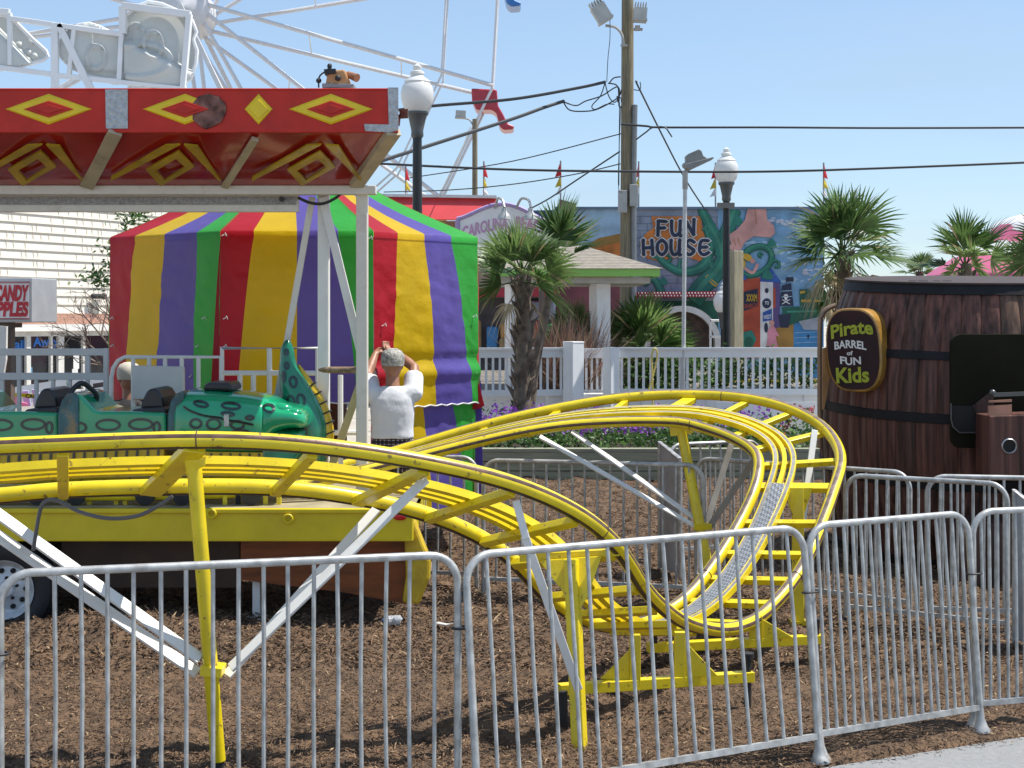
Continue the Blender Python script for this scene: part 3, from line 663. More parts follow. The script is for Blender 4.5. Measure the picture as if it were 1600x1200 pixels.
def car(x0,label,front=True):
    # side profile of one car, built at picture column x0 (left end)
    t=thing('train_car',label,'ride car',(px_(x0+82),YC,ZD),'dragon train cars')
    q=lambda x,y:V((px_(x0+x),YN,pz(y)))
    prof=[(0,700),(-1,650),(3,627),(10,617),(20,614),(32,618),(42,629),(52,640),(62,643),(110,643),(163,645),(165,700)]
    m=MB();m.prism([q(*p) for p in prof],(0,.66,0));b=m.build('body',green,t,bevel=.035,seg=3)
    rings(b,'spot_pattern',[(x0+x,y,rx,ry,0) for x,y,rx,ry in ((74,664,.088,.044),(125,663,.088,.044),(30,668,.05,.04),(150,668,.03,.045))],spot,t)
    m=MB();m.prism([q(x,y)+V((0,.03,0)) for x,y in ((8,699),(160,699),(158,728),(10,728))],(0,.60,0));m.build('belly_skirt',belly,t,bevel=.01)
    m=MB()
    for k in range(9): m.prism([q(18+k*16.5+a,y)+V((0,.018,0)) for a,y in ((0,703),(3,703),(2,727),(-2,727))],(0,.014,0))
    m.build('belly_stripes',spot,t)
    m=MB();m.prism([q(x,y)+V((-.0,-.03,0)) for x,y in ((-4,690),(-4,646),(2,626),(10,616),(20,613),(29,620),(29,690))],(0,.72,0));m.build('bulkhead',patch,t,bevel=.03,seg=3)
    m=MB();m.prism([q(x,y)+V((0,.05,0)) for x,y in ((107,649),(107,641),(118,639),(155,636),(162,640),(163,648))],(0,.56,0));m.build('seat',blackp,t,bevel=.02)
    m=MB();m.prism([q(x,y)+V((0,.10,0)) for x,y in ((118,641),(122,625),(129,611),(138,607),(147,611),(154,622),(157,640))],(0,.46,0));m.build('seat_back',blackp,t,bevel=.05,seg=3)
    m=MB();m.tube(catmull([q(9,634)+V((0,.1,0)),q(8,620)+V((0,.1,0)),q(12,609)+V((0,.12,0)),q(22,600)+V((0,.16,0)),q(33,608)+V((0,.2,0)),q(41,620)+V((0,.24,0)),q(38,634)+V((0,.26,0))],4),.019,8);m.build('lap_bar',blackp,t)
    for x in (24,132):
        for yy in (-.33,.33): m=MB();m.lathe([(.0,-.02),(.06,-.02),(.068,-.01),(.068,.02),(0,.03)],V((px_(x0+x),YC+yy,.872)),16,0,Ax);m.build('wheel',black,t)
    return t
c1=car(95,'green dragon train car with a black seat directly behind the dragon head car')
c2=copy_tree(c1);c2.location.x+=px_(0)-px_(168);c2['label']='green dragon train car half cut off by the left edge'
hd=thing('dragon_head_car','green dragon head car with black ringed spots and broad snout','ride car',(px_(360),YC,ZD),'dragon train cars')
def sec(x,ytop,ybot,hy): return (px_(x),YC,(pz(ytop)+pz(ybot))/2,hy,(pz(ytop)-pz(ybot))/2)
m=MB();m.loft([sec(268,640,705,.26),sec(270,624,708,.32),sec(276,614,710,.35),sec(290,610,712,.37),sec(330,611,713,.38),sec(380,615,713,.38),sec(408,620,712,.37),sec(411,621,712,.36)],36,3.2)
b=m.build('body',green,hd,sharp=60)
rings(b,'spot_pattern',[(315,631,.058,.024,-.2),(362,634,.070,.028,-.1),(308,661,.046,.038,0),(336,662,.054,.044,0),(373,663,.052,.036,0),(358,646,.05,.02,-.1),(392,652,.034,.02,0),(378,676,.07,.03,0),(325,683,.05,.03,0)],spot,hd)
# lid edge and latch
t_=bv(b);m=MB();pts=[]
for x,y in ((288,635),(300,642),(322,649),(345,652),(352,655),(372,658),(398,663),(412,660)):
    p=P(x,y,YN);h=t_.ray_cast(V((p.x,YC-3,p.z))-ORG[b.name],V((0,1,0)))
    if h[0] is not None: pts.append(h[0]+ORG[b.name]+V((0,-.004,0)))
m.tube(catmull(pts,4),.008,6);m.build('lid_seam',spot,hd)
m=MB();m.box(P(354,657,YN-.055),(.035,.02,.085));m.build('latch',steel,hd,bevel=.004)
m=MB();m.loft([sec(409,620,702,.355),sec(416,622,694,.36),sec(426,627,682,.355),sec(436,633,676,.345),sec(448,635,673,.34),sec(458,637,672,.33),sec(466,640,672,.32),sec(471,644,671,.30),sec(474,649,669,.27),sec(475.5,653,666,.22)],30,3.0)
sn=m.build('snout',green,hd,sharp=80)
m=MB();m.loft([sec(409,669,708,.32),sec(430,672,704,.32),sec(448,674,700,.31),sec(459,676,696,.27),sec(466,680,692,.17)],24,2.7);m.build('lower_jaw',green,hd,sharp=80)
rings(sn,'spot_pattern',[(420,638,.045,.03,-.3),(444,632,.03,.02,-.5)],spot,hd)
m=MB();m.ball(P(440,640,YN+.08),.062,14,0,(1.3,.9,.75));m.build('nostril',green,hd);m=MB();m.ball(P(459,645,YN+.06),.045,14,0,(1.3,.9,.7));m.build('nostril',green,hd)
m=MB();m.prism([V((px_(x),YN,pz(y)))+V((-.012,.0,0)) for x,y in ((262,704),(263,650),(268,628),(277,615),(290,609),(292,704))],(0,.66,0));m.build('bulkhead',patch,hd,bevel=.03,seg=3)
m=MB();m.prism([V((px_(x),YC-.2,pz(y))) for x,y in ((310,612),(312,603),(318,599),(350,599),(356,603),(358,613))],(0,.4,0))
m.build('head_pad',blackp,hd,bevel=.02)
m=MB();m.prism([V((px_(x),YN+.04,pz(y))) for x,y in ((270,706),(412,708),(412,730),(272,730))],(0,.58,0));m.build('belly_skirt',belly,hd)
m=MB()
for k in range(9): m.prism([V((px_(282+k*15+a),YN+.03,pz(y))) for a,y in ((0,709),(3,709),(5,729),(1,729))],(0,.014,0))
m.build('belly_stripes',spot,hd)
m=MB();m.prism([V((px_(x),YN+.03,pz(y))) for x,y in ((408,700),(470,702),(458,722),(408,722))],(0,.6,0));m.build('chin_panel',dgreen,hd,bevel=.02)
for x in (285,393):
    m=MB();m.lathe([(.0,-.02),(.06,-.02),(.068,-.01),(.068,.02),(0,.03)],V((px_(x),YC-.33,.872)),16,0,Ax);m.build('wheel',black,hd)
# upright tail piece
tl=thing('dragon_tail','upright curled green dragon tail with yellow belly ridge beside the head car','ride car',(px_(478),YC+.25,ZD))
def tailpt(x,y): return P(x,y,YC+.25)
tp=[(449,531,.012),(449,537,.033),(449,548,.050),(449.5,562,.057),(451.5,580,.074),(458,600,.100),(466,622,.126),(474,645,.144),(480,668,.150),(480,690,.150),(480,720,.14)]
cp=catmull([V((a,b,c)) for a,b,c in tp],4)
m=MB();m.tube([tailpt(p.x,p.y) for p in cp],[p.z for p in cp],24);b=m.build('tail',dgreen,tl)
YN_,YN=YN,YC+.25
rings(b,'spot_pattern',[(450,571,.022,.03,0),(461,596,.032,.045,.2),(458,626,.034,.048,.2),(474,624,.034,.05,.25),(466,648,.028,.05,.2),(482,651,.034,.055,.2),(446,588,.018,.045,0),(478,674,.03,.05,0),(462,672,.03,.05,0),(449,550,.02,.028,0)],spot,tl,w=.017)
YN=YN_
m=MB();rp=catmull([V((a,b,c)) for a,b,c in ((466,570,.008),(475,588,.026),(486,608,.042),(497,630,.054),(504,655,.064),(507,680,.068),(505,712,.064))],4);m.tube([tailpt(p.x,p.y)+V((0,.02,0)) for p in rp],[p.z for p in rp],16);b=m.build('belly_ridge',belly,tl)
m=MB()
for x,y,r in ((484,604,.042),(491,618,.050),(498,633,.058),(503,648,.064),(506,664,.069),(507,680,.071),(506,697,.069)):
    m.tube([tailpt(x,y)+V((r*cos(g),.02+r*sin(g),.03*cos(g))) for g in [2*pi*k/16 for k in range(16)]],.006,5,closed=True)
m.build('ridge_grooves',spot,tl)
# ------------------------------------------------------------------ striped ride cover
def fab(n,c): return M('fabric_'+n,c,.42,var=.05,scale=3,bump=.8,bscale=6,trans=.48,dirt=.12,dirtcol=[x*.5 for x in c],dscale=2)
FB=[fab('red',(.56,.012,.028)),fab('gold',(.82,.56,.008)),fab('purple',(.155,.12,.50)),fab('green',(.050,.50,.065))]
hem=M('white_hem',(.75,.74,.72),.6)
TF=12.72
CR=[(345,12.72),(583,12.72),(746,13.75),(725,15.2),(590,16.2),(340,16.2),(195,15.2),(172,13.75)]
CR=[PX(x,d,0) for x,d in CR]
tc_=V((P(459,0,14.45).x,14.45,0))
zE=P(0,361,TF).z;zP=P(0,222,tc_.y).z;zH=P(0,641,TF).z
tent=thing('ride_cover','eight sided ride cover striped red yellow purple and green','tent cover',tc_)
def corner(k,r=1.0,z=0): return CR[k%8].copy()
FT={-1:([0,.243,.515,.80,1],[0,.16,.455,.78,1.0]),0:([0,.217,.500,.77,1],[-.07,.10,.50,.90,1]),1:([0,.218,.468,.73,1],[0,.16,.565,.93,1])}
def wall(k,ztop,zbot,ins,bulge,seed,rows=30,top=None,scal=False,flare=.0):
    f0,f1=FT.get(k if k<4 else k-8,([0,.25,.5,.75,1],[0,.25,.5,.75,1]))
    a=corner(k);b=corner(k+1);nrm=V(((a+b)/2-tc_).to_2d().to_3d()).normalized()
    sub=7;vs=[];mi=[];fs=[]
    for j in range(rows+1):
        t=j/rows;z0=ztop+(zbot-ztop)*t
        fr_=[f0[i]+(f1[i]-f0[i])*(t**.8) for i in range(5)]
        for i in range(4*sub+1):
            st=min(3,i//sub);u=fr_[st]+(fr_[st+1]-fr_[st])*((i-st*sub)/sub)
            p=a+(b-a)*u;z=z0
            if scal and j==rows: z+=.014*abs(sin(u*9*pi))
            ed=min(1,min(u,1-u)*9)
            w=.028*noise.noise(V((u*2.2+seed*7,z*1.1,seed)))+0.010*noise.noise(V((u*7+z*2.1,z*5-u*3,seed+3)))+.009*noise.noise(V((u*16+z*6,z*12,seed+9)))
            dd=-ins+bulge*sin(pi*u)*sin(pi*min(1,t*1.05))*.4+w*(.35+.65*ed)*min(1,t*5)+flare*t+(.03*math.exp(-((z-1.62)/.05)**2)-.025*math.exp(-((z-1.74)/.04)**2) if k==1 and scal else 0)
            vs.append(V((p.x,p.y,z))+nrm*dd)
    nc=4*sub+1
    for j in range(rows):
        for i in range(4*sub): q=j*nc+i;fs.append((q,q+1,q+nc+1,q+nc));mi.append(i//sub)
    return vs,fs,mi
for k in (-2,-1,0,1,2):
    m=MB();vs,fs,mi=wall(k,zE-.05,zH+(.05 if k==0 else 0),.0,.05,k+5,rows=44,scal=True,flare=.02);o=len(m.v);m.v+=vs
    for f,i in zip(fs,mi): m.f.append(list(f));m.m.append(i);m.sm.append(True)
    nc=29;last=vs[-nc:];m.build('wall_panel',FB,tent,sharp=180)
    m=MB();m.tube([p+V((0,-.004,0)) for p in last],.0065,5);m.build('scalloped_hem',hem,tent)
    if k!=0:
        m=MB();vs,fs,mi=wall(k,zH+.12,.42,.03,.03,k+25,rows=24);m.v+=vs
        for f,i in zip(fs,mi): m.f.append(list(f));m.m.append(i);m.sm.append(True)
        m.build('lower_panel',FB,tent,sharp=180)
m=MB()
for k in range(8):
    kk=k if k<4 else k-8
    f0=FT.get(kk,([0,.25,.5,.75,1],0))[0];a=corner(k);b=corner(k+1);nrm=((a+b)/2-tc_);nrm.z=0;nrm.normalize();rows=9;sub=5;vs=[]
    for j in range(rows+1):
        t=j/rows
        for i in range(4*sub+1):
            st=min(3,i//sub);u=f0[st]+(f0[st+1]-f0[st])*((i-st*sub)/sub)
            e=a+(b-a)*u;top_=V((tc_.x,tc_.y,zP))
            if t<.12: p=V((e.x,e.y,zE-.055+.055*t/.12))+nrm*(.006)
            elif t<.24: p=V((e.x,e.y,zE+.012*(t-.12)/.12))+nrm*(.012-.03*(t-.12)/.12)
            else:
                q=(t-.24)/.76;p=V((e.x,e.y,zE+.012)).lerp(top_,q);p.z-=.10*sin(pi*q)*.6;p+=nrm*(-.018*(1-q));p.z-=.04*sin(pi*u)*sin(pi*q)
            vs.append(p)
    nc=4*sub+1;o=len(m.v);m.v+=vs
    for j in range(rows):
        for i in range(4*sub): q=o+j*nc+i;m.f.append([q,q+1,q+nc+1,q+nc]);m.m.append(i//sub);m.sm.append(True)
m.build('roof',FB,tent,sharp=60)
m=MB();m.lathe([(.0,.3),(1.15,.3),(1.2,.42),(1.2,.6),(.5,.62),(.5,1.5),(0,1.5)],tc_,24);m.build('ride_core',M('dark_red_core',(.07,.012,.012),.6,var=.3),tent)
for px,py in ((174,497),(175,540),(318,497),(308,541),(298,588),(352,497),(351,541),(600,508),(742,494),(741,582),(578,372),(350,367)):
    d=13.75-1.03*(px-172)/173 if px<345 else 12.72+1.03*max(0,px-583)/163
    p=P(px,py,d-.05);m=MB();m.tube([p+V((-.018,0,-.008)),p,p+V((.012,-.01,.016)),p+V((.02,0,-.01))],.005,5);m.build('tie_string',hem,tent)
m=MB();q=[P(x,y,13.72) for x,y in ((741,576),(750,606),(757,634),(748,639),(738,640))];m.prism(q,(0,.02,0));m.build('loose_flap',FB[0],tent)
m=MB();q=[P(x,y,13.8) for x,y in ((742,566),(752,600),(755,770),(738,775),(738,640))];m.prism(q,(0,.02,0));m.build('loose_flap',FB[2],tent)
# ------------------------------------------------------------------ people
def hand(mb,w,dirv,side):
    # palm, four unequal curled fingers and a thumb leaving the side of the palm
    dirv=dirv.normalized();s=dirv.cross(V((0,0,1)));s=s.normalized() if s.length>.1 else V((1,0,0));s*=side;dn=s.cross(dirv).normalized()
    for o in (-.022,0,.022): limb(mb,[w+s*o*.6,w+dirv*.05+s*o,w+dirv*.09+s*o],[.018,.018,.015],8)
    for off,L in ((-.033,.070),(-.011,.080),(.011,.076),(.032,.060)):
        b0=w+dirv*.092+s*off;limb(mb,[b0,b0+dirv*L*.45+dn*.012,b0+dirv*L*.75+dn*.034,b0+dirv*L*.82+dn*.052],[.0105,.0095,.0088,.008],8)
    b0=w+dirv*.03-s*.03;limb(mb,[b0,b0+dirv*.03-s*.028+dn*.012,b0+dirv*.055-s*.03+dn*.035],[.014,.011,.009],8)
def person(label,base,h,pose,shirtm,shortm,capm,name='person',yaw=0,long=False):
    t=thing(name,label,'person',base);k=h/1.78;b=V(base)
    q=lambda x,y,z:b+V((x*cos(yaw)-y*sin(yaw),x*sin(yaw)+y*cos(yaw),z))*k
    loc=lambda m_:[q(*p) for p in m_]
    m=MB()
    zloft(m,[(0,0,.90,.15,.10),(0,0,1.0,.155,.105),(0,0,1.12,.145,.095),(0,0,1.28,.16,.10),(0,0,1.40,.15,.085),(0,0,1.46,.09,.06)])
    limb(m,[V((0,0,1.42)),V((0,.02,1.50)),V((0,.035,1.57))],[.065,.058,.055]);m.ball((0,.035,1.66),.1,20,0,(.76,.95,1.18));m.ball((0,.07,1.615),.06,16,0,(.85,.9,.9))
    limb(m,[V((0,.115,1.69)),V((0,.138,1.655))],[.011,.016],8)
    for sd in (-1,1): m.ball((sd*.078,.03,1.655),.03,10,0,(.4,.7,1.1))
    for sd in (-1,1):
        sh,el_,wr,hd_=[V(p) for p in pose[0 if sd<0 else 1]]
        limb(m,[sh,sh.lerp(el_,.5),el_,el_.lerp(wr,.35),wr],[.062,.052,.043,.044,.028]);hand(m,wr,hd_-wr,sd)
        limb(m,[V((sd*.09,0,.92)),V((sd*.10,.01,.70)),V((sd*.105,.015,.50)),V((sd*.108,-.012,.36)),V((sd*.108,-.015,.09))],[.09,.078,.056,.058,.038])
        limb(m,[V((sd*.11,-.02,.045)),V((sd*.12,.08,.04)),V((sd*.125,.15,.03))],[.042,.042,.03])
    m.v=loc(m.v);fuse(m,'body',skin,t,.0065,3)
    m=MB()
    for sd in (-1,1): m.ball(q(sd*.03,.118,1.685),.011*k,8)
    m.tube([q(-.024,.120,1.605),q(0,.128,1.603),q(.024,.120,1.605)],.006,6);m.build('eyes_and_mouth',dark,t)
    m=MB();zloft(m,[(0,0,1.06,.178,.125),(0,0,1.14,.170,.118),(0,.0,1.28,.180,.118),(0,.0,1.38,.180,.108),(0,.0,1.44,.150,.088),(0,.01,1.485,.085,.070)],28,2.5)
    for sd in (-1,1):
        sh,el_,wr,hd_=[V(p) for p in pose[0 if sd<0 else 1]]
        limb(m,[V((sd*.12,0,1.41)),sh,sh.lerp(el_,.35)],[.075,.082,.078]);m.tube([sh,sh.lerp(el_,.68)],[.080,.082],14)
    rng=random.Random(3);m.v=loc(m.v);so_=fuse(m,'shirt',shirtm,t,.011,3)
    tx=bpy.data.textures.new('folds','CLOUDS');tx.noise_scale=.07;dm=so_.modifiers.new('folds','DISPLACE');dm.texture=tx;dm.strength=.007;dm.mid_level=.5
    m=MB();zloft(m,[(0,0,.86,.185,.128),(0,0,.95,.180,.125),(0,0,1.085,.168,.115)],28,2.4)
    for sd in (-1,1): m.tube([V((sd*.10,0,.93)),V((sd*.112,.01,.70)),V((sd*.118,.012,.10 if long else .55))],[.10,.106,.075 if long else .112],16)
    m.v=loc(m.v);fuse(m,'trousers' if long else 'shorts',shortm,t,.011,2)
    m=MB();prof=[(.092,-.05),(.097,-.02),(.098,.015),(.092,.045),(.072,.075),(.037,.092),(0,.096)]
    m.lathe([(r*k,z*k) for r,z in prof],q(0,.035,1.70),24);m.v=[V((p.x,(p.y-q(0,.035,0).y)*1.12+q(0,.035,0).y,p.z)) for p in m.v];cp_=m.build('cap',capm,t)
    m=MB();vs=[q(.075*cos(g),.125+.085*sin(g),1.668) for g in [pi*j/10 for j in range(11)]]
    m.prism(vs,(0,0,.008));m.build('visor',capm,cp_)
    for sd in (-1,1): m=MB();m.ball(V((sd*.12,.055,.045)),.06,12,0,(.75,1.9,.75));m.v=loc(m.v);m.build('shoe',M('dark_shoes',(.04,.035,.03),.7),t)
    return t
plaid=bpy.data.materials.new('plaid_cloth');plaid.use_nodes=True;nt=plaid.node_tree;b=nt.nodes['Principled BSDF'];b.inputs['Roughness'].default_value=.9
tcn=nt.nodes.new('ShaderNodeTexCoord');acc=None
for ax,sc in (('X',9.),('Z',9.),('X',20.),('Z',20.)):
    wv=nt.nodes.new('ShaderNodeTexWave');wv.bands_direction=ax;wv.inputs['Scale'].default_value=sc;nt.links.new(tcn.outputs['Object'],wv.inputs['Vector'])
    if acc is None: acc=wv.outputs['Fac']
    else:
        ma=nt.nodes.new('ShaderNodeMath');ma.operation='ADD';nt.links.new(acc,ma.inputs[0]);nt.links.new(wv.outputs['Fac'],ma.inputs[1]);acc=ma.outputs[0]
cr=nt.nodes.new('ShaderNodeValToRGB');cr.color_ramp.interpolation='CONSTANT';e=cr.color_ramp.elements
e[0].position=0;e[0].color=(.012,.010,.014,1);e[1].position=.50;e[1].color=(.09,.035,.035,1);x=e.new(.60);x.color=(.05,.055,.09,1);x=e.new(.76);x.color=(.5,.47,.45,1)
dv=nt.nodes.new('ShaderNodeMath');dv.operation='MULTIPLY';dv.inputs[1].default_value=.25;nt.links.new(acc,dv.inputs[0]);nt.links.new(dv.outputs[0],cr.inputs[0]);nt.links.new(cr.outputs[0],b.inputs['Base Color'])
DP=12.25
pb=PX(613,DP,.10)
person('person in white T-shirt and plaid shorts reaching up to lace the striped cover',pb,1.74,
  [[(-.17,.01,1.42),(-.22,.20,1.58),(-.17,.36,1.74),(-.13,.42,1.78)],[(.17,.02,1.43),(.165,.20,1.63),(.01,.34,1.75),(-.07,.40,1.78)]],shirt,plaid,hair)
m=MB();m.box((pb.x,DP+.03,.05),(.62,.62,.095));tag(m.build('step_block',M('old_step_board',(.2,.15,.1),.8,var=.3,scale=6,stretch=(1,8,1)),bevel=.01,org=(pb.x,DP+.03,0)),'low wooden step under the feet of the person in plaid shorts','step')
person('person in a black shirt and pale cap standing behind the white control box',PX(203,12.62,-.04),1.76,
  [[(-.19,0,1.42),(-.25,-.02,1.16),(-.22,-.18,.98),(-.2,-.27,.96)],[(.19,0,1.42),(.25,-.02,1.16),(.22,-.18,.98),(.2,-.27,.96)]],M('black_shirt',(.015,.014,.018),.8,var=.3),M('dark_trousers',(.03,.03,.04),.9),M('pale_cap',(.55,.5,.42),.8,var=.2),yaw=.5,long=True)
# ------------------------------------------------------------------ barrel ride
BC=V((P(1508,0,13.75).x,13.75,0.));rB=1.29;zT=2.43
bar_=thing('barrel_ride','giant dark brown wooden barrel ride with black hoops and oval sign','barrel',BC)
def bs(n,c): return M('stave_'+n,c,.5,var=.75,scale=2.2,stretch=(11,11,.35),bump=.12,bscale=5,dirt=.75,dirtcol=(.010,.007,.007),dscale=1.6,spec=.3)
SM=[bs('a',(.082,.040,.030)),bs('b',(.108,.046,.034)),bs('c',(.062,.034,.029)),bs('d',(.094,.054,.036))]
def rad(z): 
    t=(z-1.15)/1.28;return rB-.235*t*t
tilt=Matrix.Rotation(R(3.2),3,'X')
def bt(p): return BC+tilt@(V(p))
ns=46;rows=16;m=MB();rng=random.Random(2)
for k in range(ns):
    mi=rng.choice((0,0,1,1,2,3));a0=2*pi*k/ns;a1=2*pi*(k+1)/ns;o=len(m.v);off=rng.uniform(-.004,.004)
    for j in range(rows+1):
        z=zT*j/rows;r=rad(z)+off
        for a,dr in ((a0,-.012),(a0+.012,0),((a0+a1)/2,.003),(a1-.012,0),(a1,-.012)): m.v.append(bt(((r+dr)*cos(a),(r+dr)*sin(a),z)))
    for j in range(rows):
        for i in range(4): m.f.append([o+j*5+i,o+j*5+i+1,o+(j+1)*5+i+1,o+(j+1)*5+i]);m.m.append(mi);m.sm.append(True)
m.build('staves',SM,bar_,sharp=50)
hoop=M('black_iron_hoop',(.012,.012,.014),.6,.0,var=.3,spec=.25)
for z0,hh in ((zT-.085,.10),(1.815,.07),(1.30,.08),(.75,.10),(.05,.1)):
    m=MB();prof=[(rad(z0+hh*t)+.018+(0 if 0<t<1 else -.012),z0+hh*t) for t in (0,.05,.5,.95,1)]
    m.lathe(prof,(0,0,0),64);m.v=[bt(p) for p in m.v];m.build('hoop',hoop,bar_)
m=MB();m.lathe([(rad(zT)+.03,zT),(rad(zT)+.03,zT+.015),(rad(zT)-.0,zT+.018),(0,zT+.02)],(0,0,0),64);m.v=[bt(p) for p in m.v];m.build('lid',M('lid_brown',(.042,.026,.023),.75,var=.15,dirt=.3),bar_)
m=MB()
for x,w in ((1424,10),(1440,14),(1462,8),(1478,12)):
    a=bt((0,-.75,zT+.026));p=P(x,434,13.0);m.box((p.x,a.y+.1,a.z),(w*.005,.06,.004),tilt)
m.build('lid_scuffs',dark,bar_)
# oval sign
sx=V((cos(R(-34)),sin(R(-34)),0));sn=V((sin(R(-34)),-cos(R(-34)),0));sc=P(1333,547,12.92)
sx=V((cos(R(-38)),sin(R(-38)),0));sn=V((sx.y,-sx.x,0))
if sn.y>0: sn=-sn
sx=V((-sn.y,sn.x,0)); up=V((-.05,.04,1)).normalized()
def sg(a,b,o=0): return sc+sx*a+up*b+sn*o
def oval(s,o,k=36):
    out=[]
    for i in range(k):
        g=2*pi*i/k;c=math.copysign(abs(cos(g))**.62,cos(g))*.255*s;d_=math.copysign(abs(sin(g))**.8,sin(g))*.355*(s if s>.99 else s*1.02);out.append(sg(c,d_,o))
    return out
m=MB();m.prism(oval(1.0,.0),-sn*.22);sgn=m.build('sign',M('sign_gold_rim',(.33,.17,.03),.4,var=.35,scale=6,coat=.3),bar_,bevel=.02,seg=3)
m=MB();m.prism(oval(.92,.004),-sn*.01);m.build('sign_face',M('sign_maroon',(.026,.007,.008),.8,var=.5,scale=4),sgn)
lime=M('lime_lettering',(.36,.40,.02),.5,var=.1);wl=M('white_lettering',(.72,.70,.66),.5)
m=MB()
textfit(m,'Pirate',sg(-.19,.075,.010),sx,up,.385,.19,0,.03,lambda a,b:(a,b*.62+.02+.42*sin(pi*(a*.62+.05))*.7))
textfit(m,'Kids',sg(-.165,-.285,.010),sx,up,.30,.165,0,.03,lambda a,b:(a,b*.8+.1*a))
textfit(m,'BARREL',sg(-.165,.00,.010),sx,up,.29,.085,1,.03,lambda a,b:(a,b*.8+.25*sin(pi*a)*.8))
textfit(m,'of',sg(-.055,-.045,.010),sx,up,.055,.038,1,.03)
textfit(m,'FUN',sg(-.12,-.118,.010),sx,up,.19,.066,1,.03,lambda a,b:(a,b-.15*sin(pi*a)))
m.build('lettering',[lime,wl],sgn)
# dark doorway panel, opening and ticket box
dd=12.36
olive=M('olive_black_panel',(.014,.013,.007),.8,var=.3,scale=2,spec=.12)
def rr_(x0,y0,x1,y1,r,d,k=6):
    out=[]
    for cx,cy,a in ((x1-r,y0+r,-90),(x1-r,y1-r,0),(x0+r,y1-r,90),(x0+r,y0+r,180)):
        for i in range(k+1): g=R(a+90*i/k);out.append(P(cx+r*cos(g),cy+r*sin(g),d))
    return out
m=MB();m.prism(rr_(1486,522,1730,700,17,dd-.03),(0,.05,0));o=m.build('doorway_panel',olive,bar_,bevel=.004)
m=MB();m.prism([P(x,y,dd-.04) for x,y in ((1487,634),(1536,634),(1536,690),(1522,677),(1499,676),(1489,668))],(0,.02,0));m.build('dark_opening',dark,bar_)
m=MB();m.tube([P(x,y,dd-.05) for x,y in ((1486,630),(1486,655),(1489,667),(1499,676),(1522,676),(1531,679),(1536,686))],.006,6);m.build('edge_trim',M('dull_trim',(.12,.12,.12),.4,.6),bar_)
m=MB();m.prism([P(x,y,dd-.42) for x,y in ((1546,650),(1700,644),(1700,745),(1546,745))],(0,.36,0));m.build('box_front',SM[1],bar_,bevel=.01)
m=MB();m.prism([P(x,y,dd-.05) for x,y in ((1520,634),(1548,612),(1553,613),(1553,742),(1538,742),(1536,690))],(0,.06,0));m.build('box_side',SM[2],bar_,bevel=.006)
m=MB();m.beam(P(1551,617,dd-.36),P(1700,611,dd-.36),.05,.03);m.ball(P(1551,614,dd-.36),.028,10);m.build('box_top_rail',M('silver_dark',(.10,.10,.10),.35,.5),bar_)
m=MB();m.prism([P(x,y,dd-.40) for x,y in ((1545,634),(1581,632),(1581,648),(1545,650))],(0,.03,0));m.prism([P(x,y,dd-.40) for x,y in ((1546,626),(1581,624),(1581,628),(1546,629))],(0,.03,0));m.build('box_slot',M('bare_orange_wood',(.42,.20,.13),.6,var=.25),bar_)
m=MB();c=P(1577,697,dd-.425);m.lathe([(.0,.0),(.045,.0),(.048,.004),(.055,.012),(.062,.004),(.062,-.01)],c,24,0,Matrix.Rotation(R(90),3,'X'),mats=[0,0,1,1,1]);m.build('porthole',[dark,steel],bar_)
m=MB();m.box((P(1640,0,12.2).x,12.2,.25),(1.6,.5,.5));m.build('barrel_step',SM[2],bar_)
# curved handrail at the barrel's far side
m=MB();m.tube(catmull([P(1281,700,13.6),P(1281,520,13.6),P(1284,494,13.6),P(1292,483,13.6),P(1306,477,13.6)],6),.022,8);m.build('handrail',M('brown_tube',(.30,.20,.13),.4,.3),bar_)
m=MB();m.prism([P(x,y,13.1) for x,y in ((1286,545),(1300,540),(1299,575),(1288,640),(1286,640))],(0,.05,0));m.build('lit_edge',M('lit_edge_orange',(.32,.15,.04),.6,var=.3),bar_)  # orange strip paints the light caught on the barrel's left edge
# ------------------------------------------------------------------ street lamps and poles
def lamp(px,ptop,d,label,base=0.0,gw_=.235,arms=None):
    t=thing('street_lamp',label,'street lamp',PX(px,d,base),'acorn street lamps');x=P(px,0,d).x;zt=P(px,ptop,d).z;k=gw_/.235
    m=MB();zg=zt-.70*k;e=.714
    m.lathe([(.135*k,zg),(.20*k,zg+.12*k*e),(.232*k,zg+.28*k*e),(.235*k,zg+.40*k*e),(.215*k,zg+.52*k*e),(.17*k,zg+.60*k*e)],(x,d,0),28);m.build('globe',lampgl,t)
    m=MB();m.lathe([(.18*k,zg+.595*k*e),(.185*k,zg+.61*k*e),(.175*k,zg+.64*k*e),(.11*k,zg+.70*k*e),(.085*k,zg+.745*k*e),(.105*k,zg+.77*k*e),(.10*k,zg+.81*k*e),(.05*k,zg+.845*k*e),(.065*k,zg+.88*k*e),(.06*k,zg+.925*k*e),(.02*k,zg+.965*k*e),(0,zg+.98*k*e)],(x,d,0),24);m.build('finial_cap',M('clear_acrylic_cap',(.80,.80,.78),.15,var=.03,trans=.2),t)
    m=MB();m.lathe([(.07*k,zg-.36*k),(.09*k,zg-.33*k),(.085*k,zg-.26*k),(.13*k,zg-.05*k),(.16*k,zg-.02*k),(.16*k,zg+.01*k)],(x,d,0),20);m.build('fitter',lampgy,t)
    m=MB();m.lathe([(.19,base),(.19,base+.15),(.12,base+.3),(.085,base+.6),(.08*1,base+1.2),(.065*k,zg-.35*k)],(x,d,0),20);m.build('pole',lampbk,t)
    m=MB();m.lathe([(.06*k,zg),(.05*k,zg+.17*k),(0,zg+.2*k)],(x,d,0),12);m.build('bulb_socket',lampgy,t)
    return t
lamp(652,99,21.8,'black street lamp with frosted acorn globe rising behind the striped cover')
l2=lamp(1135,230,30.0,'black street lamp with acorn globe in front of the fun house mural')
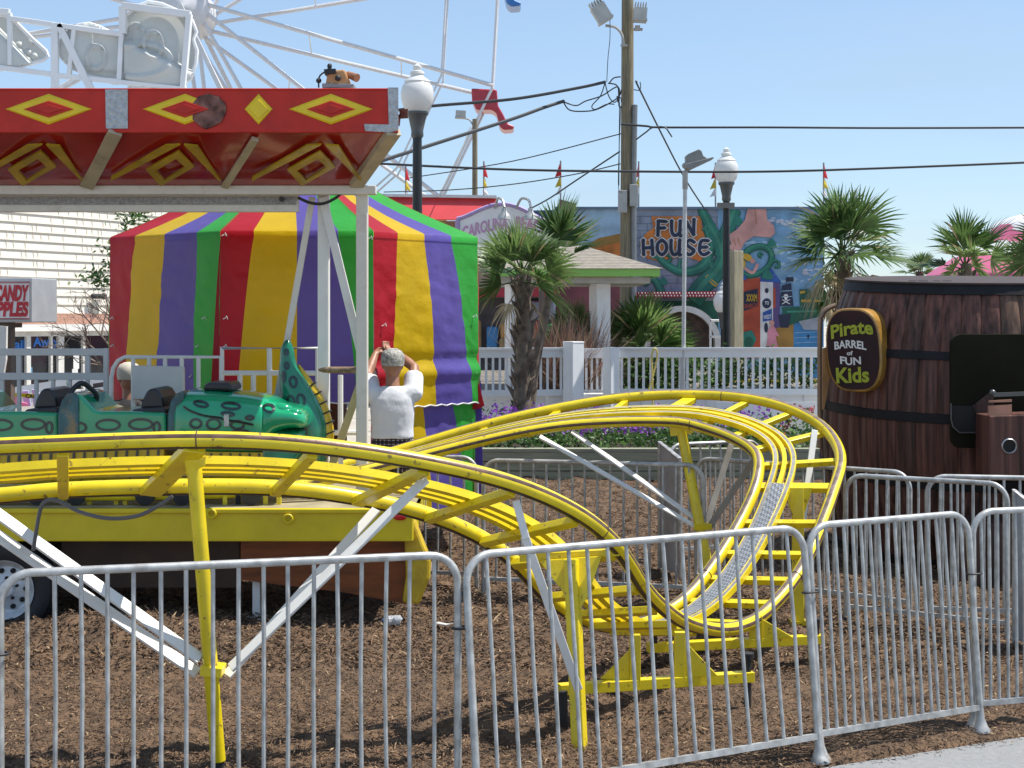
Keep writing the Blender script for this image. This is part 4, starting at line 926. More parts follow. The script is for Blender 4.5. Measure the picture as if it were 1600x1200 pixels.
m=MB();c=P(1134,321,29.88);m.box(c,(.33,.12,.10));m.build('junction_box',M('weathered_box',(.18,.17,.16),.6),l2)
lamp(1131,440,36.5,'low lamp with white globe half hidden behind the taller black lamp post',0,.25)
def head(t,c,sz,tilt_,fins=True,mat=None):
    mt=mat or M('floodlight_grey',(.42,.42,.40),.5,.3,var=.15);Rm=tilt_
    m=MB();m.box(c,sz,Rm,0);q=Rm@V((0,0,-sz[2]/2-.02));m.box(V(c)+q,(sz[0]*1.1,sz[1]*1.1,.04),Rm,0)
    if fins:
        for k in range(5): m.box(V(c)+Rm@V(((k-2)*sz[0]*.2,0,sz[2]/2+.05)),(sz[0]*.05,sz[1]*.9,.12),Rm,0)
    m.build('floodlight_head',mt,t)
# utility pole
up_=thing('utility_pole','tall weathered wooden utility pole carrying floodlights, boxes and cables','utility pole',PX(979,31,0))
d=31;m=MB();m.tube([PX(978,d,0),P(980,250,d),P(981,-120,d)],[.145,.13,.115],14);m.build('pole',pole_w,up_)
m=MB();m.tube([PX(990,30.9,0),P(990,300,30.9),P(992,164,30.9)],.055,8);m.build('conduit',M('grey_conduit',(.19,.20,.21),.5,.2),up_)
bx=M('meter_box_grey',(.36,.36,.35),.5,var=.1)
for a,b,c,e in ((966,297,980,332),(984,288,997,322)):
    m=MB();m.prism([P(a,b,30.75),P(c,b,30.75),P(c,e,30.75),P(a,e,30.75)],(0,.1,0));m.build('meter_box',bx,up_,bevel=.01)
m=MB();m.tube(catmull([P(974,73,30.85),P(972,55,30.85),P(962,43,30.85),P(946,40,30.85)],5),.028,8);m.box(P(975,71,30.85),(.14,.06,.04));m.tube([P(990,46,30.85),P(1004,46,30.85)],.03,8);m.box(P(996,44,30.85),(.10,.1,.1));m.build('lamp_arm',bx,up_)
head(up_,P(939,20,30.8),(.30,.26,.32),Matrix.Rotation(R(-32),3,'Y'))
head(up_,P(1000,22,30.7),(.26,.3,.22),Matrix.Rotation(R(4),3,'Y'))
m=MB()
for pts,r in (([(953,30),(953,60),(950,90),(948,128)],.008),([(945,128),(951,150),(960,160),(969,152),(971,160)],.012),([(950,130),(965,135),(966,160),(964,150)],.014),([(880,159),(900,165),(915,158),(940,150),(966,136),(967,165),(972,167)],.014),([(880,159),(890,172),(913,174),(935,170),(965,153),(971,140)],.014),([(945,130),(938,150),(925,165),(930,171),(948,163),(960,163)],.012),([(952,130),(959,122),(970,120)],.014),([(1000,128),(1001,135),(999,141),(990,140)],.010),([(968,160),(967,290)],.01),([(970,165),(966,285),(972,300)],.008)):
    m.tube(catmull([P(x,y,30.7) for x,y in pts],5),r,5)
m.build('cable_bundle',cable,up_)
m=MB();m.tube([PX(742,40,0),P(742,186,40)],[.09,.065],10);
sp2=thing('floodlight_pole','slender grey wooden pole with small floodlight behind the red roofed building','light pole',PX(742,40,0));m.build('pole',pole_w,sp2)
m=MB();m.tube(catmull([P(739,196,40),P(733,187,40),P(722,185,40)],4),.02,6);m.build('lamp_arm',bx,sp2);head(sp2,P(720,178,39.9),(.26,.2,.16),Matrix.Rotation(R(3),3,'Y'),False)
wp=thing('light_pole','thin white steel pole with tilted grey area light before the mural','light pole',PX(1069,25,0))
m=MB();m.tube([PX(1066.5,25,0),P(1070.5,290,25)],.034,10);m.build('pole',M('thin_white_pole',(.5,.5,.5),.4,.3),wp)
m=MB();m.lathe([(.03,-.3),(.045,-.28),(.045,0),(.02,.02)],P(1070.5,268,25),10);m.ball(P(1070,259,25),.05,10);m.build('mount',bx,wp)
m=MB();c=P(1092,250,25)
m.prism([P(x,y,24.85) for x,y in ((1072,262),(1070,256),(1115,245),(1116,247),(1078,265))],(0,.3,0));m.prism([P(x,y,24.88) for x,y in ((1073,259),(1072,243),(1076,240),(1092,233),(1096,235),(1099,243),(1107,248))],(0,.24,0));m.build('area_light',M('area_light_grey',(.23,.23,.22),.5,.2),wp,bevel=.01)
tp_=thing('timber_post','square weathered timber post standing between the black lamp and the mural','post',PX(1150,30.5,0))
m=MB();c=PX(1150,30.5,0);zt=P(0,392,30.5).z;m.box((c.x,30.5,zt/2),(.22,.2,zt),Matrix.Rotation(R(25),3,'Z'));m.build('timber',wood_y,tp_,bevel=.01)
# overhead wires
def wire(label,pts,r,name='overhead_cable'):
    m=MB();m.tube(catmull([P(*p) for p in pts],8),r,6);tag(m.build(name,cable,org=P(*pts[0])),label,'cable')
wire('thick twisted cable rising behind the lamp globe to the top of the cable bundle',[(560,180,29),(671,166,29.5),(800,155,30),(900,138,30.5),(946,128,30.7)],.030)
wire('thick cable sagging from the right end of the red canopy up to the pole',[(560,264,26),(600,250,26.5),(700,218,28),(800,186,29.5),(850,168,30.3),(881,158,30.7)],.034)
wire('long nearly level cable passing in front of the lamp globe before the mural',[(540,252,28),(600,256,28),(800,265,28.2),(1000,268,28.4),(1200,268,28.6),(1400,262,28.8),(1700,250,29)],.022)
wire('level cable running right from the utility pole high over the mural',[(970,194,30.6),(1010,197,30.6),(1036,199,30.7),(1200,199,31),(1400,200,31.5),(1700,199,32)],.022)
wire('taut guy cable slanting down right from the utility pole to the mural wall',[(995,128,30.8),(1001,143,30.9),(1064,268,34),(1102,328,37)],.018)
wire('thin cable rising right to the pole below the bundle',[(640,278,36),(800,252,33),(970,209,30.7)],.012)
wire('lowest thin cable crossing the two slanting wheel spokes behind the red roof',[(600,300,36),(700,297,34),(800,288,33),(900,272,32),(969,256,30.7)],.012)
wire('thin cable rising steeply from the white sign lamps to the pole',[(812,334,34.5),(855,312,33),(900,282,32),(968,237,30.8)],.018)
wire('thin cable dropping from the slender floodlight pole past the wheel spokes',[(735,198,39),(715,250,38),(684,308,37)],.012)
wire('short cable drooping from the level cable beside the utility pole',[(994,218,30.7),(1010,206,30.7),(1018,200,30.7),(1030,198,30.7),(1040,200,30.6),(1046,208,30.6),(1050,214,30.6)],.015)
# flag poles
def flag(px,ptop,d,pbase,lean,label,s=1):
    t=thing('flag_pole',label,'flag pole',P(px,pbase,d),'pennant poles along the roofs')
    m=MB();m.tube([P(px,pbase,d),P(px,ptop,d)],.022,6);m.build('pole',M('flag_pole_grey',(.25,.26,.27),.5),t)
    rng=random.Random(px)
    for k,(y0,y1,c) in enumerate(((0,26,(.55,.02,.03)),(22,42,(.6,.48,.04)),(38,54,(.7,.7,.68)))):
        w=rng.uniform(6,10)*lean;mm=M('pennant_%d'%k,c,.7,trans=.3)
        a=P(px,ptop+y0*s,d);b=P(px+w,ptop+y1*s,d+.1);c2=P(px-1*lean,ptop+y1*s-3,d-.05);e=P(px+w*.5,ptop+(y0+y1)/2*s,d+.1)
        m=MB();m.add([a,e,b,c2,P(px,ptop+(y0+y1)/2*s,d-.06)],[(0,1,2,3,4)]);o=m.build('pennant',mm,t);sm=o.modifiers.new('t','SOLIDIFY');sm.thickness=.006
for a in ((634,257,38.8,330,.9,'flag pole with red and yellow pennants left of the near street lamp'),(756,252,38.8,330,.8,'flag pole with limp pennants beside the slender floodlight pole'),(876,251,40.3,330,-1,'flag pole with pennants above the white arched sign and palm'),(998,252,40.3,330,-.7,'flag pole with pennants directly right of the utility pole'),(1118,254,40.3,330,-1,'flag pole with pennants touching the lamp globe before the mural'),(1287,254,40.3,330,.8,'flag pole with pennants above the tall palm by the barrel')): flag(*a)
# ------------------------------------------------------------------ giant wheel
FW=46.;fc=P(295,20,FW);fr_=490/F*FW
wh=thing('ferris_wheel','white ferris wheel with paired spokes and coloured tubs rising behind the canopy','ferris wheel',V((fc.x,FW,0)))
fwm=M('ferris_white_steel',(.66,.65,.66),.45,.1,var=.06)
m=MB();m.lathe([(.0,-1.0),(.30,-1.0),(.72,-.7),(.74,-.6),(.74,.6),(.72,.7),(0,1.)],fc,28,0,Ax);m.build('hub',fwm,wh)
NS=16
def fp(k,r,o): g=R(8-22.5*k);return fc+V((cos(g)*r,o,sin(g)*r))
for k in range(NS):
    m=MB()
    for o in (-.6,.6):
        g=R(8-22.5*k);s=V((-sin(g),0,cos(g)))*.13
        q_=1 if o<0 else -1;m.tube([fp(k,.65,o)+s*q_*2.2,fp(k,fr_,o)+s*q_*.7],.062,8)
    for f in (.4,.7): m.tube([fp(k,fr_*f,-.6)+s*1.3,fp(k,fr_*f,.6)-s*1.3],.02,5)
    m.build('spoke',fwm,wh)
m=MB()
for r,o,w in ((fr_,-.6,.042),(fr_,.6,.042),(fr_*.835,-.6,.03),(fr_*.835,.6,.03)):
    for k in range(NS): m.tube([fp(k,r,o),fp(k+1,r,o)],w,6)
m.build('rim_rods',fwm,wh)
m=MB()
for s in (-1,1):
    for o in (-1.2,1.2): m.beam(fc+V((0,o,0)),V((fc.x+s*5.5,FW+o*1.6,0)),.13,.13)
m.build('support_legs',fwm,wh)
cols={0:(.02,.14,.42),1:(.40,.018,.035),2:(.6,.4,.02),3:(.02,.3,.1),4:(.3,.05,.3)}
for k in range(NS):
    p=fp(k,fr_,0)+V((.0,0,-.1));c=cols[k%5 if k<15 else 3];t=M('tub_paint_%d'%(k%5),c,.35,coat=.3);o0=len(wh.children);m=MB()
    if k>2 and k<14: continue
    q=lambda x,z:p+V((x,-.5,z))
    m.prism([q(-.62,.12),(q(-.60,-.25)),q(-.48,-.52),q(-.02,-.52),q(.12,-.62),q(.22,-1.02),q(.34,-1.12),q(.62,-1.10),q(.66,-1.0),q(.46,-.92),q(.30,-.60),q(.18,-.40),q(.14,.08)],(0,1.0,0))
    m.build('tub',t,wh,bevel=.05,seg=3)
# ------------------------------------------------------------------ shop on the left
SA=P(-60,500,25.2);SB=P(262,500,29.8)
sa=V((SA.x,SA.y,0));sb=V((SB.x,SB.y,0));sd_=(sb-sa).normalized();sn_=V((sd_.y,-sd_.x,0));SL=(sb-sa).length
if sn_.y>0: sn_=-sn_
def sw(px,z,o=0): # point of the shop wall seen in picture column px
    # intersect the view column with the wall line
    k=(px-CX)/F;# x=k*y ; sa+sd*t
    t=(k*sa.y-sa.x)/(sd_.x-k*sd_.y);return sa+sd_*t+sn_*o+V((0,0,z))
shop=thing('shop_building','cream shingled shop with brick band and dark storefront windows at left','shop',sa)
sid=M('cream_shingle',(.74,.69,.60),.7,var=.05,scale=3,stretch=(22,22,.6),bump=.05)
wz0=sw(150,0).y;zbr=H+(500-490)/F*wz0
m=MB();z=zbr+.0;k=0
e0=sa-sd_*1.5;e1=sb+sd_*4
while z<4.85:
    m.add([e0+sn_*.03+V((0,0,z)),e1+sn_*.03+V((0,0,z)),e1+sn_*.004+V((0,0,z+.158)),e0+sn_*.004+V((0,0,z+.158)),e0+sn_*.0+V((0,0,z)),e1+V((0,0,z))],[(0,1,2,3),(0,4,5,1)]);z+=.156
m.build('siding',sid,shop)
m=MB();m.beam(e0+V((0,0,2.45))-sn_*3,e1+V((0,0,2.45))-sn_*3,5.9,4.86);m.build('core',M('shop_core',(.3,.28,.25),.8),shop)
m=MB();rng=random.Random(8)
L=(e1-e0).length;x=0
while x<L:
    w=rng.uniform(.08,.2);z=zbr
    x+=w
    for j in range(17):
        if rng.random()<.55: p=e0+sd_*(x+rng.uniform(-.04,.04))+sn_*.026+V((0,0,zbr+j*.156+.078));m.beam(p-V((0,0,.072)),p+V((0,0,.066)),.005,.008,sn_)
m.build('shingle_pattern',M('shingle_joint',(.60,.55,.47),.8),shop)
bt_=bpy.data.materials.new('pink_brick');bt_.use_nodes=True;nt=bt_.node_tree;br=nt.nodes.new('ShaderNodeTexBrick');br.inputs['Scale'].default_value=6;br.inputs[1].default_value=(.45,.24,.17,1);br.inputs[2].default_value=(.52,.30,.22,1);br.inputs[3].default_value=(.28,.17,.13,1)
tcn=nt.nodes.new('ShaderNodeTexCoord');mp=nt.nodes.new('ShaderNodeMapping');mp.inputs['Rotation'].default_value=(R(90),0,0);nt.links.new(tcn.outputs['Object'],mp.inputs[0]);nt.links.new(mp.outputs[0],br.inputs[0]);nt.links.new(br.outputs[0],nt.nodes['Principled BSDF'].inputs['Base Color'])
zb2=H+(500-506)/F*wz0
m=MB();m.beam(e0+sn_*.01+V((0,0,(zbr+zb2)/2)),e1+sn_*.01+V((0,0,(zbr+zb2)/2)),.06,zbr-zb2);m.build('brick_band',bt_,shop)
zf=H-17/F*wz0
m=MB();m.beam(e0+sn_*.06+V((0,0,(zb2+zf)/2)),e1+sn_*.06+V((0,0,(zb2+zf)/2)),.22,zb2-zf-.01);m.build('cornice',M('shop_white_trim',(.78,.76,.72),.5,var=.05),shop)
zg0=.75
m=MB();a=sw(-60,(zf+zg0)/2,-.02);b=sw(300,(zf+zg0)/2,-.02);m.beam(a,b,.05,zf-zg0);m.build('storefront_glass',glass,shop)
m=MB();a=sw(-60,.37,.0);b=sw(300,.37,.0);m.beam(a,b,.1,.74);m.build('base_wall',M('grey_shop_base',(.4,.39,.38),.8),shop)
m=MB()
for px,w in ((8,.06),(41,.10),(77,.05),(92,.14),(128,.06),(-20,.08)): m.beam(sw(px,zg0,.03),sw(px,zf,.03),w,.06,sn_)
for z in (zf-.04,zg0+.04): m.beam(sw(-60,z,.03),sw(300,z,.03),.06,.09)
m.build('window_frames',M('storefront_frame',(.66,.64,.60),.5),shop)
blu=M('blue_window_lettering',(.03,.17,.55),.5)
m=MB();q=sw(12,H-43/F*wz0,.012);textfit(m,'Sail',q,sd_,V((0,0,1)),.40,.17,0,.03);m.build('window_lettering',blu,shop);m=MB();q=sw(51,H-44/F*wz0,.012);textfit(m,'Away',q,sd_,V((0,0,1)),.62,.22,0,.03);m.build('window_lettering',blu,shop)
m=MB()
for px,y0,y1,c in ((118,553,575,0),(116,575,585,0),(45,570,580,1)): m.add([sw(px-4,H+(500-y1)/F*wz0,.01),sw(px+5,H+(500-y1)/F*wz0,.01),sw(px+5,H+(500-y0)/F*wz0,.01),sw(px-4,H+(500-y0)/F*wz0,.01)],[(0,1,2,3)],c)
m.build('window_notices',[M('paper_notice',(.7,.7,.68),.7),M('blue_notice',(.1,.25,.4),.7)],shop)
wl_=thing('wall_lamp','small black twin floodlight with pale box on the cream shingled wall','wall lamp',sw(150,2.4,.1))
m=MB();p=sw(146,H+37/F*wz0,.12);m.tube([p-sd_*.12,p+sd_*.12],.045,8);m.ball(p+sd_*.14,.06,10);m.ball(p-sd_*.14,.05,10);m.build('lamp_heads',black,wl_)
m=MB();m.beam(p-V((0,0,.22))-sn_*.08,p-V((0,0,.06))-sn_*.08,.16,.1);m.build('box',M('pale_wall_box',(.6,.57,.5),.6),wl_)
# candy apples box sign
cs=thing('box_sign','white box sign with red CANDY APPLES lettering in a silver frame','sign',PX(20,16,0))
D_=16.;m=MB();m.prism([P(-150,434,D_),P(50,434,D_),P(50,504,D_),P(-150,504,D_)],(.10,.55,0));m.build('cabinet',M('sign_silver',(.50,.51,.53),.4,.4,var=.08),cs,bevel=.01)
m=MB();m.prism([P(-140,439,D_-.012),P(47,439,D_-.012),P(47,500,D_-.012),P(-140,500,D_-.012)],(0,.011,0));m.build('sign_border',M('sign_border_grey',(.33,.34,.37),.4,.3),cs)
m=MB();m.prism([P(-140,443,D_-.02),P(45,443,D_-.02),P(45,497,D_-.02),P(-140,497,D_-.02)],(0,.007,0));m.build('sign_face',M('sign_face_white',(.80,.79,.78),.4,var=.02),cs)
rl=M('red_lettering',(.55,.02,.035),.45,var=.05)
k=D_/F
m=MB();D2=D_-.026
textfit(m,'CANDY',P(-9,471,D2),(1,0,0),(.1,0,1),52*k,26*k,0,.055);textfit(m,'APPLES',P(-21,495,D2),(1,0,0),(.1,0,1),64*k,24*k,0,.055)
for y in (441.5,498): m.beam(P(-140,y,D2),P(46,y,D2),.008,.006)
m.build('lettering',rl,cs)
m=MB();m.beam(PX(10,16.25,0),P(10,504,16.25),.14,.14);m.beam(P(-40,510,16.2),P(30,508,16.2),.2,.05);m.build('sign_post',M('brown_sign_post',(.14,.10,.08),.6),cs)
m=MB();m.tube([P(14,510,15.9),P(8,545,15.9),P(0,560,15.9),P(-14,590,15.9)],.02,6);m.build('sign_cable',black,cs)
m=MB();m.prism([P(-60,505,15.7),P(10,510,15.7),P(9,562,15.7),P(-4,640,15.7),P(-60,680,15.7)],(0,.05,0));tag(m.build('white_board',white,org=PX(-20,15.7,0)),'white leaning board cut off under the candy apples sign','board')
# ramp railing, chairs, tape
rp=thing('ramp_railing','sloping white ramp railing in front of the shop windows','railing',PX(80,22,0))
m=MB();m.beam(P(-40,622,22),P(172,588,22),.05,.13);m.beam(P(-40,640,22),P(172,606,22),.04,.06);
for x in (-10,40,90,140): m.beam(PX(x,22,0),P(x,615-.16*x,22),.07,.07,(0,1,0))
m.build('rails',whitew,rp)
def adir(px,pt,d,col,label,yaw):
    t=thing('garden_chair',label,'chair',PX(px,d,0),'painted garden chairs');ORG[t.name]=V((0,0,0));t.rotation_euler=(0,0,yaw)
    mt=M('chair_'+col[0],col[1],.5,var=.06);h=P(0,pt,d).z
    m=MB()
    for i in range(7):
        x=(i-3)*.105;zt=h-.028*(i-3)**2*.6;m.beam((x*.8,.25,.38),(x*1.25,.45,zt),.085,.018,(0,1,0))
    m.build('back_slats',mt,t);m=MB()
    for i in range(6): m.box((0,-.25+i*.09,.36-.01*i),(.56,.08,.02))
    m.build('seat',mt,t)
    for s in (-1,1):
        m=MB();m.box((s*.33,-.02,.56),(.13,.7,.025));m.build('armrest',mt,t)
        m=MB();m.box((s*.29,-.32,.28),(.08,.03,.56));m.build('leg',mt,t)
        m=MB();m.beam((s*.29,-.3,.33),(s*.29,.5,.04),.03,.1);m.build('leg',mt,t)
adir(33,606,18.8,('pink',(.72,.16,.28)),'pink slatted garden chair behind the platform railing',R(160))
adir(82,606,19.2,('lavender',(.52,.50,.74)),'lavender slatted garden chair beside the pink one',R(170))
adir(8,632,18.0,('pale_lilac',(.60,.60,.80)),'pale lilac garden chair low at the left edge in front of the pink one',R(150))
tapem=M('caution_yellow_tape',(.75,.58,.01),.5,trans=.2)
def tape(label,pts,w,cau=True,d0=0):
    t=thing('caution_tape',label,'tape',P(*pts[0]));m=MB();c=catmull([P(*p) for p in pts],6)
    for a,b in zip(c,c[1:]): m.quad(a-V((0,0,w/2)),b-V((0,0,w/2)),b+V((0,0,w/2)),a+V((0,0,w/2)))
    o=m.build('tape_strip',tapem,t);sm=o.modifiers.new('t','SOLIDIFY');sm.thickness=.003
    if cau:
        m=MB()
        for f in (.30,.62,.9):
            i=int(f*(len(c)-2));a=c[i];b=c[i+1];u=(b-a).normalized();textfit(m,'CAUTION',a-V((0,.006,.03)),u,(0,0,1),.28,.05,0,.02)
        m.build('lettering',black,t)
tape('yellow caution tape crossing in front of the painted garden chairs',[(-40,614,17.5),(40,618,17.5),(90,622,17.6),(160,628,17.8),(178,630,17.8)],.045)
tape('yellow caution tape stretched behind the white railing before the mural',[(1100,594,30),(1180,595,30),(1290,595,30)],.05,False)
# ------------------------------------------------------------------ mural building
MD=40.
fh=thing('fun_house','fun house building painted with a beanstalk, giant foot and pirate ship mural','building',PX(1080,MD,0))
def pm(n,c): return M('mural_'+n,c,.75,var=.26,scale=2.2,bump=.05,bscale=8,dirt=.15,dirtcol=[x*.6 for x in c],dscale=.8)
MM=[pm('stone',(.20,.24,.31)),pm('sky',(.17,.33,.50)),pm('orange',(.52,.17,.035)),pm('vine',(.025,.17,.13)),pm('vine_light',(.05,.24,.16)),pm('pink',(.52,.27,.24)),pm('navy',(.02,.03,.06)),pm('white',(.62,.62,.62)),pm('red',(.38,.065,.03)),pm('brown',(.30,.17,.04)),pm('sea',(.045,.20,.42)),pm('cloud',(.42,.46,.54)),pm('dkgreen',(.015,.10,.065)),pm('gold',(.55,.33,.03)),pm('lightsky',(.30,.45,.58)),pm('dress',(.55,.22,.28)),pm('violet',(.10,.07,.20)),pm('jnt',(.12,.15,.21)),pm('blue',(.03,.09,.33)),pm('grey',(.34,.37,.42))]
ST_,SK,OR,VN,VL,PK,NV,WH,RD,BN,SE,CL,DG,GD,LS,DR,VI,JN,BL,GY=range(20)
m=MB();zt=P(0,327,MD).z
xa=P(870,0,MD).x;xb=P(1287,0,MD).x;m.box(((xa+xb)/2,MD+4.02,zt/2),(xb-xa,8,zt),None,0);m.build('wall',M('mural_wall_base',(.20,.28,.38),.8),fh)
m=MB();m.box(((xa+xb)/2,MD+4,zt+.03),(xb-xa+.1,8.2,.06));m.build('coping',M('coping_blue',(.12,.18,.26),.7),fh)
m=MB();lay=[0]
pc_=[0]
def pg(pts,c,l): pc_[0]+=1;m.add([P(x,y,MD-.012*l-.00012*(pc_[0]%50)) for x,y in pts],[list(range(len(pts)))[::1]],c)
sc_=[0]
def st(pts,w,c,l,k=6):
    sc_[0]+=1;l=l+.05*(sc_[0]%7)
    q=catmull([V((x,y,0)) for x,y in pts],k) if len(pts)>2 else [V((x,y,0)) for x,y in pts]
    L=[];Rr=[];n_=len(q)
    for i in range(n_):
        t=(q[min(n_-1,i+1)]-q[max(0,i-1)]).normalized();ww=w[0]+(w[1]-w[0])*i/(n_-1) if isinstance(w,tuple) else w
        nn_=V((-t.y,t.x,0))*ww/2;L.append(q[i]+nn_);Rr.append(q[i]-nn_)
    for i in range(n_-1): m.add([P(p.x,p.y,MD-.012*l-.0005*(i%4)) for p in (L[i],L[i+1],Rr[i+1],Rr[i])],[(0,1,2,3)],c)
def el_(cx,cy,rx,ry,c,l,k=18,rot=0): pg([(cx+rx*cos(2*pi*i/k)*cos(rot)-ry*sin(2*pi*i/k)*sin(rot),cy+rx*cos(2*pi*i/k)*sin(rot)+ry*sin(2*pi*i/k)*cos(rot)) for i in range(k)],c,l)
pg([(993,327),(1122,327),(1122,470),(993,470)],ST_,1);pg([(1122,327),(1286,327),(1286,720),(1122,720)],SK,1);pg([(872,327),(993,327),(993,360),(935,372),(905,392),(872,420)],LS,1);pg([(872,420),(905,392),(935,372),(993,360),(993,470),(872,470)],BN,1)
pg([(905,395),(990,372),(990,420),(905,430)],OR,2)
for k in range(6): st([(915+k*14,392-k*4),(915+k*14,428)],1.2,BN,3)
for k in range(3): st([(908,400+k*10),(988,386+k*12)],1.0,BN,3)
for j,y in enumerate((338,349,360,372,384,398,416,430,442)):
    st([(993,y),(1122,y+1)],.9,JN,2)
    for x in range(1000+(j%2)*11,1122,24): st([(x,y),(x+.5,y+11)],.8,JN,2)
pg([(1018,338),(1098,338),(1096,352),(1102,362),(1112,374),(1113,390),(1108,405),(1092,408),(1070,400),(1030,408),(1012,404),(1001,392),(1000,376),(1010,364),(1021,356)],OR,3)
# clouds and sky mood
rng=random.Random(21)
for cx,cy,rx,ry,c in ((1242,350,30,7,11),(1262,366,26,7,11),(1225,394,26,7,14),(1250,408,30,8,14),(1182,378,26,10,14),(1150,352,14,16,14),(1268,432,16,22,11),(1240,440,22,14,14),(1215,345,18,6,11)):
    for _ in range(16): el_(cx+rng.gauss(0,rx*.5),cy+rng.gauss(0,ry*.4),rng.uniform(2.5,7),rng.uniform(1.2,3),c if rng.random()<.7 else 1,2+rng.random()*.5,10,rng.uniform(-.3,.3))
# beanstalk
for p,w,c in (([(1096,326),(1108,350),(1122,376),(1130,402),(1120,424),(1098,446),(1082,470)],(10,30),VN),([(1148,326),(1140,350),(1132,376),(1128,400)],(18,22),VN),([(1028,400),(1045,415),(1068,424),(1095,418),(1110,400)],(6,16),VN),([(1012,428),(1026,440),(1034,458)],(6,12),VN),([(1102,356),(1106,368),(1112,385),(1108,404),(1114,420)],(5,9),VN),([(1098,360),(1104,354),(1110,358),(1106,366)],4,VN),([(1034,405),(1036,398),(1044,398),(1048,404),(1044,410),(1040,406)],3,VN),([(1062,420),(1062,410),(1068,406),(1073,410)],3,VN),([(1000,436),(1010,444),(1016,434),(1010,428)],3.5,VN),([(1104,430),(1112,440),(1120,446)],6,GD),([(1160,405),(1170,390),(1188,384),(1202,390),(1206,402),(1200,416),(1186,426),(1170,430),(1156,424)],(9,5),VN),([(1192,398),(1188,394),(1186,399),(1190,401)],2.5,VN),([(1200,415),(1208,408),(1216,408),(1217,416),(1210,416)],3,VN)):
    st([(x,y+1.2) for x,y in p],(w[0]+3,w[1]+3) if isinstance(w,tuple) else w+2,DG,3.5);st(p,w,c,4)
    st([(x-.6,y-1) for x,y in p],(w[0]*.35,w[1]*.3) if isinstance(w,tuple) else w*.4,VL,4.5)
for cx,cy,r in ((1022,400,6),(1154,346,8),(1206,381,8),(1037,440,7),(1199,430,9)):
    pg([(cx-r,cy+r*.5),(cx-r*.7,cy-r*.5),(cx,cy-r*1.1),(cx+r*.7,cy-r*.4),(cx+r,cy+r*.6),(cx,cy+r*.8)],VN,5)
# giant foot
pg([(1168,326),(1197,326),(1199,344),(1209,352),(1211,364),(1204,371),(1192,370),(1178,369),(1164,378),(1158,390),(1150,391),(1144,386),(1140,372),(1140,366),(1152,358),(1164,344)],PK,6)
st([(1180,328),(1182,350)],.8,BN,7);st([(1146,372),(1150,384)],.8,BN,7);st([(1153,371),(1156,384)],.8,BN,7)
for x,y in ((1143,386),(1149,390)): el_(x,y,3,5,PK,6.5)
# climbing child, plain figure
el_(1168,402,8,5,GD,6,rot=.5);el_(1160,412,5,7,GD,6);st([(1163,418),(1176,426),(1184,412)],5,PK,6);st([(1158,424),(1150,434),(1166,434)],7,BL,6);el_(1176,408,4,4,PK,6.2)
# lower right street scene
pg([(1158,432),(1188,434),(1188,520),(1158,520)],RD,3);pg([(1158,520),(1188,510),(1188,560),(1158,560)],RD,3)
pg([(1162,456),(1184,451),(1184,478),(1162,486)],NV,4);pg([(1188,440),(1208,441),(1208,560),(1188,560)],WH,3)
el_(1198,454,3,4,NV,4);el_(1198,474,7,8,NV,4);pg([(1192,488),(1206,482),(1206,500),(1192,503)],BL,4);el_(1197,512,3,8,NV,4)
pg([(1188,440),(1190,426),(1206,420),(1221,442)],BL,3.2);pg([(1208,442),(1219,442),(1218,515),(1208,512)],VI,3.2);pg([(1208,450),(1212,450),(1212,480),(1208,482)],RD,3.4)
pg([(1208,514),(1240,505),(1240,560),(1208,560)],BN,3.3);pg([(1240,505),(1287,500),(1287,620),(1240,620)],SE,3)
pg([(1222,446),(1236,442),(1240,478),(1218,478)],NV,4);pg([(1229,433),(1240,433),(1240,440),(1229,440)],NV,4);st([(1229,434),(1228,446)],.8,NV,4)
for y in (455,464): st([(1221,y),(1238,y-1)],1,LS,5)
el_(1228,463,3.4,3.6,WH,5.2);pg([(1226,466),(1230,466),(1230,469),(1226,469)],WH,5.3);st([(1222,468),(1234,475)],1.2,WH,5.2);st([(1234,468),(1222,475)],1.2,WH,5.2)
for x in (1226.7,1229.3): el_(x,463,.9,1,NV,5.4)
pg([(1250,478),(1249,452),(1266,452),(1268,460),(1278,448),(1279,434),(1281,448),(1286,452),(1286,478)],DG,3.6);pg([(1252,468),(1268,468),(1268,472),(1252,472)],GD,4);pg([(1273,468),(1285,468),(1285,472),(1273,472)],GD,4);pg([(1250,455),(1258,454),(1258,458),(1250,459)],GD,4)
pg([(1222,480),(1286,478),(1286,494),(1262,500),(1240,506),(1224,512)],DG,3.4);st([(1230,487),(1284,486)],3,VL,4);pg([(1248,502),(1286,494),(1282,516),(1256,515)],GY,4.2);pg([(1216,492),(1236,490),(1232,512),(1220,512)],NV,4.1)
el_(1206,505,4,5,PK,5);pg([(1199,520),(1203,510),(1210,510),(1218,526),(1212,524),(1216,545),(1197,545),(1200,526)],DR,5);st([(1260,526),(1264,524),(1262,530)],2,NV,4)
for y in (520,528,536): st([(1242,y),(1284,y-2)],.8,LS,3.5)
pg([(1158,520),(1175,516),(1182,530),(1172,550),(1158,552)],VN,5);el_(1170,535,7,9,DG,5.2)
# lower building around the tunnel door
pg([(993,470),(1122,470),(1122,640),(993,640)],DG,1)
for k in range(40):
    rng=random.Random(k);el_(993+rng.random()*128,474+rng.random()*70,4,2.6,VN if k%2 else DG,1.5,8,rng.random()*3)
m.build('mural',MM,fh)
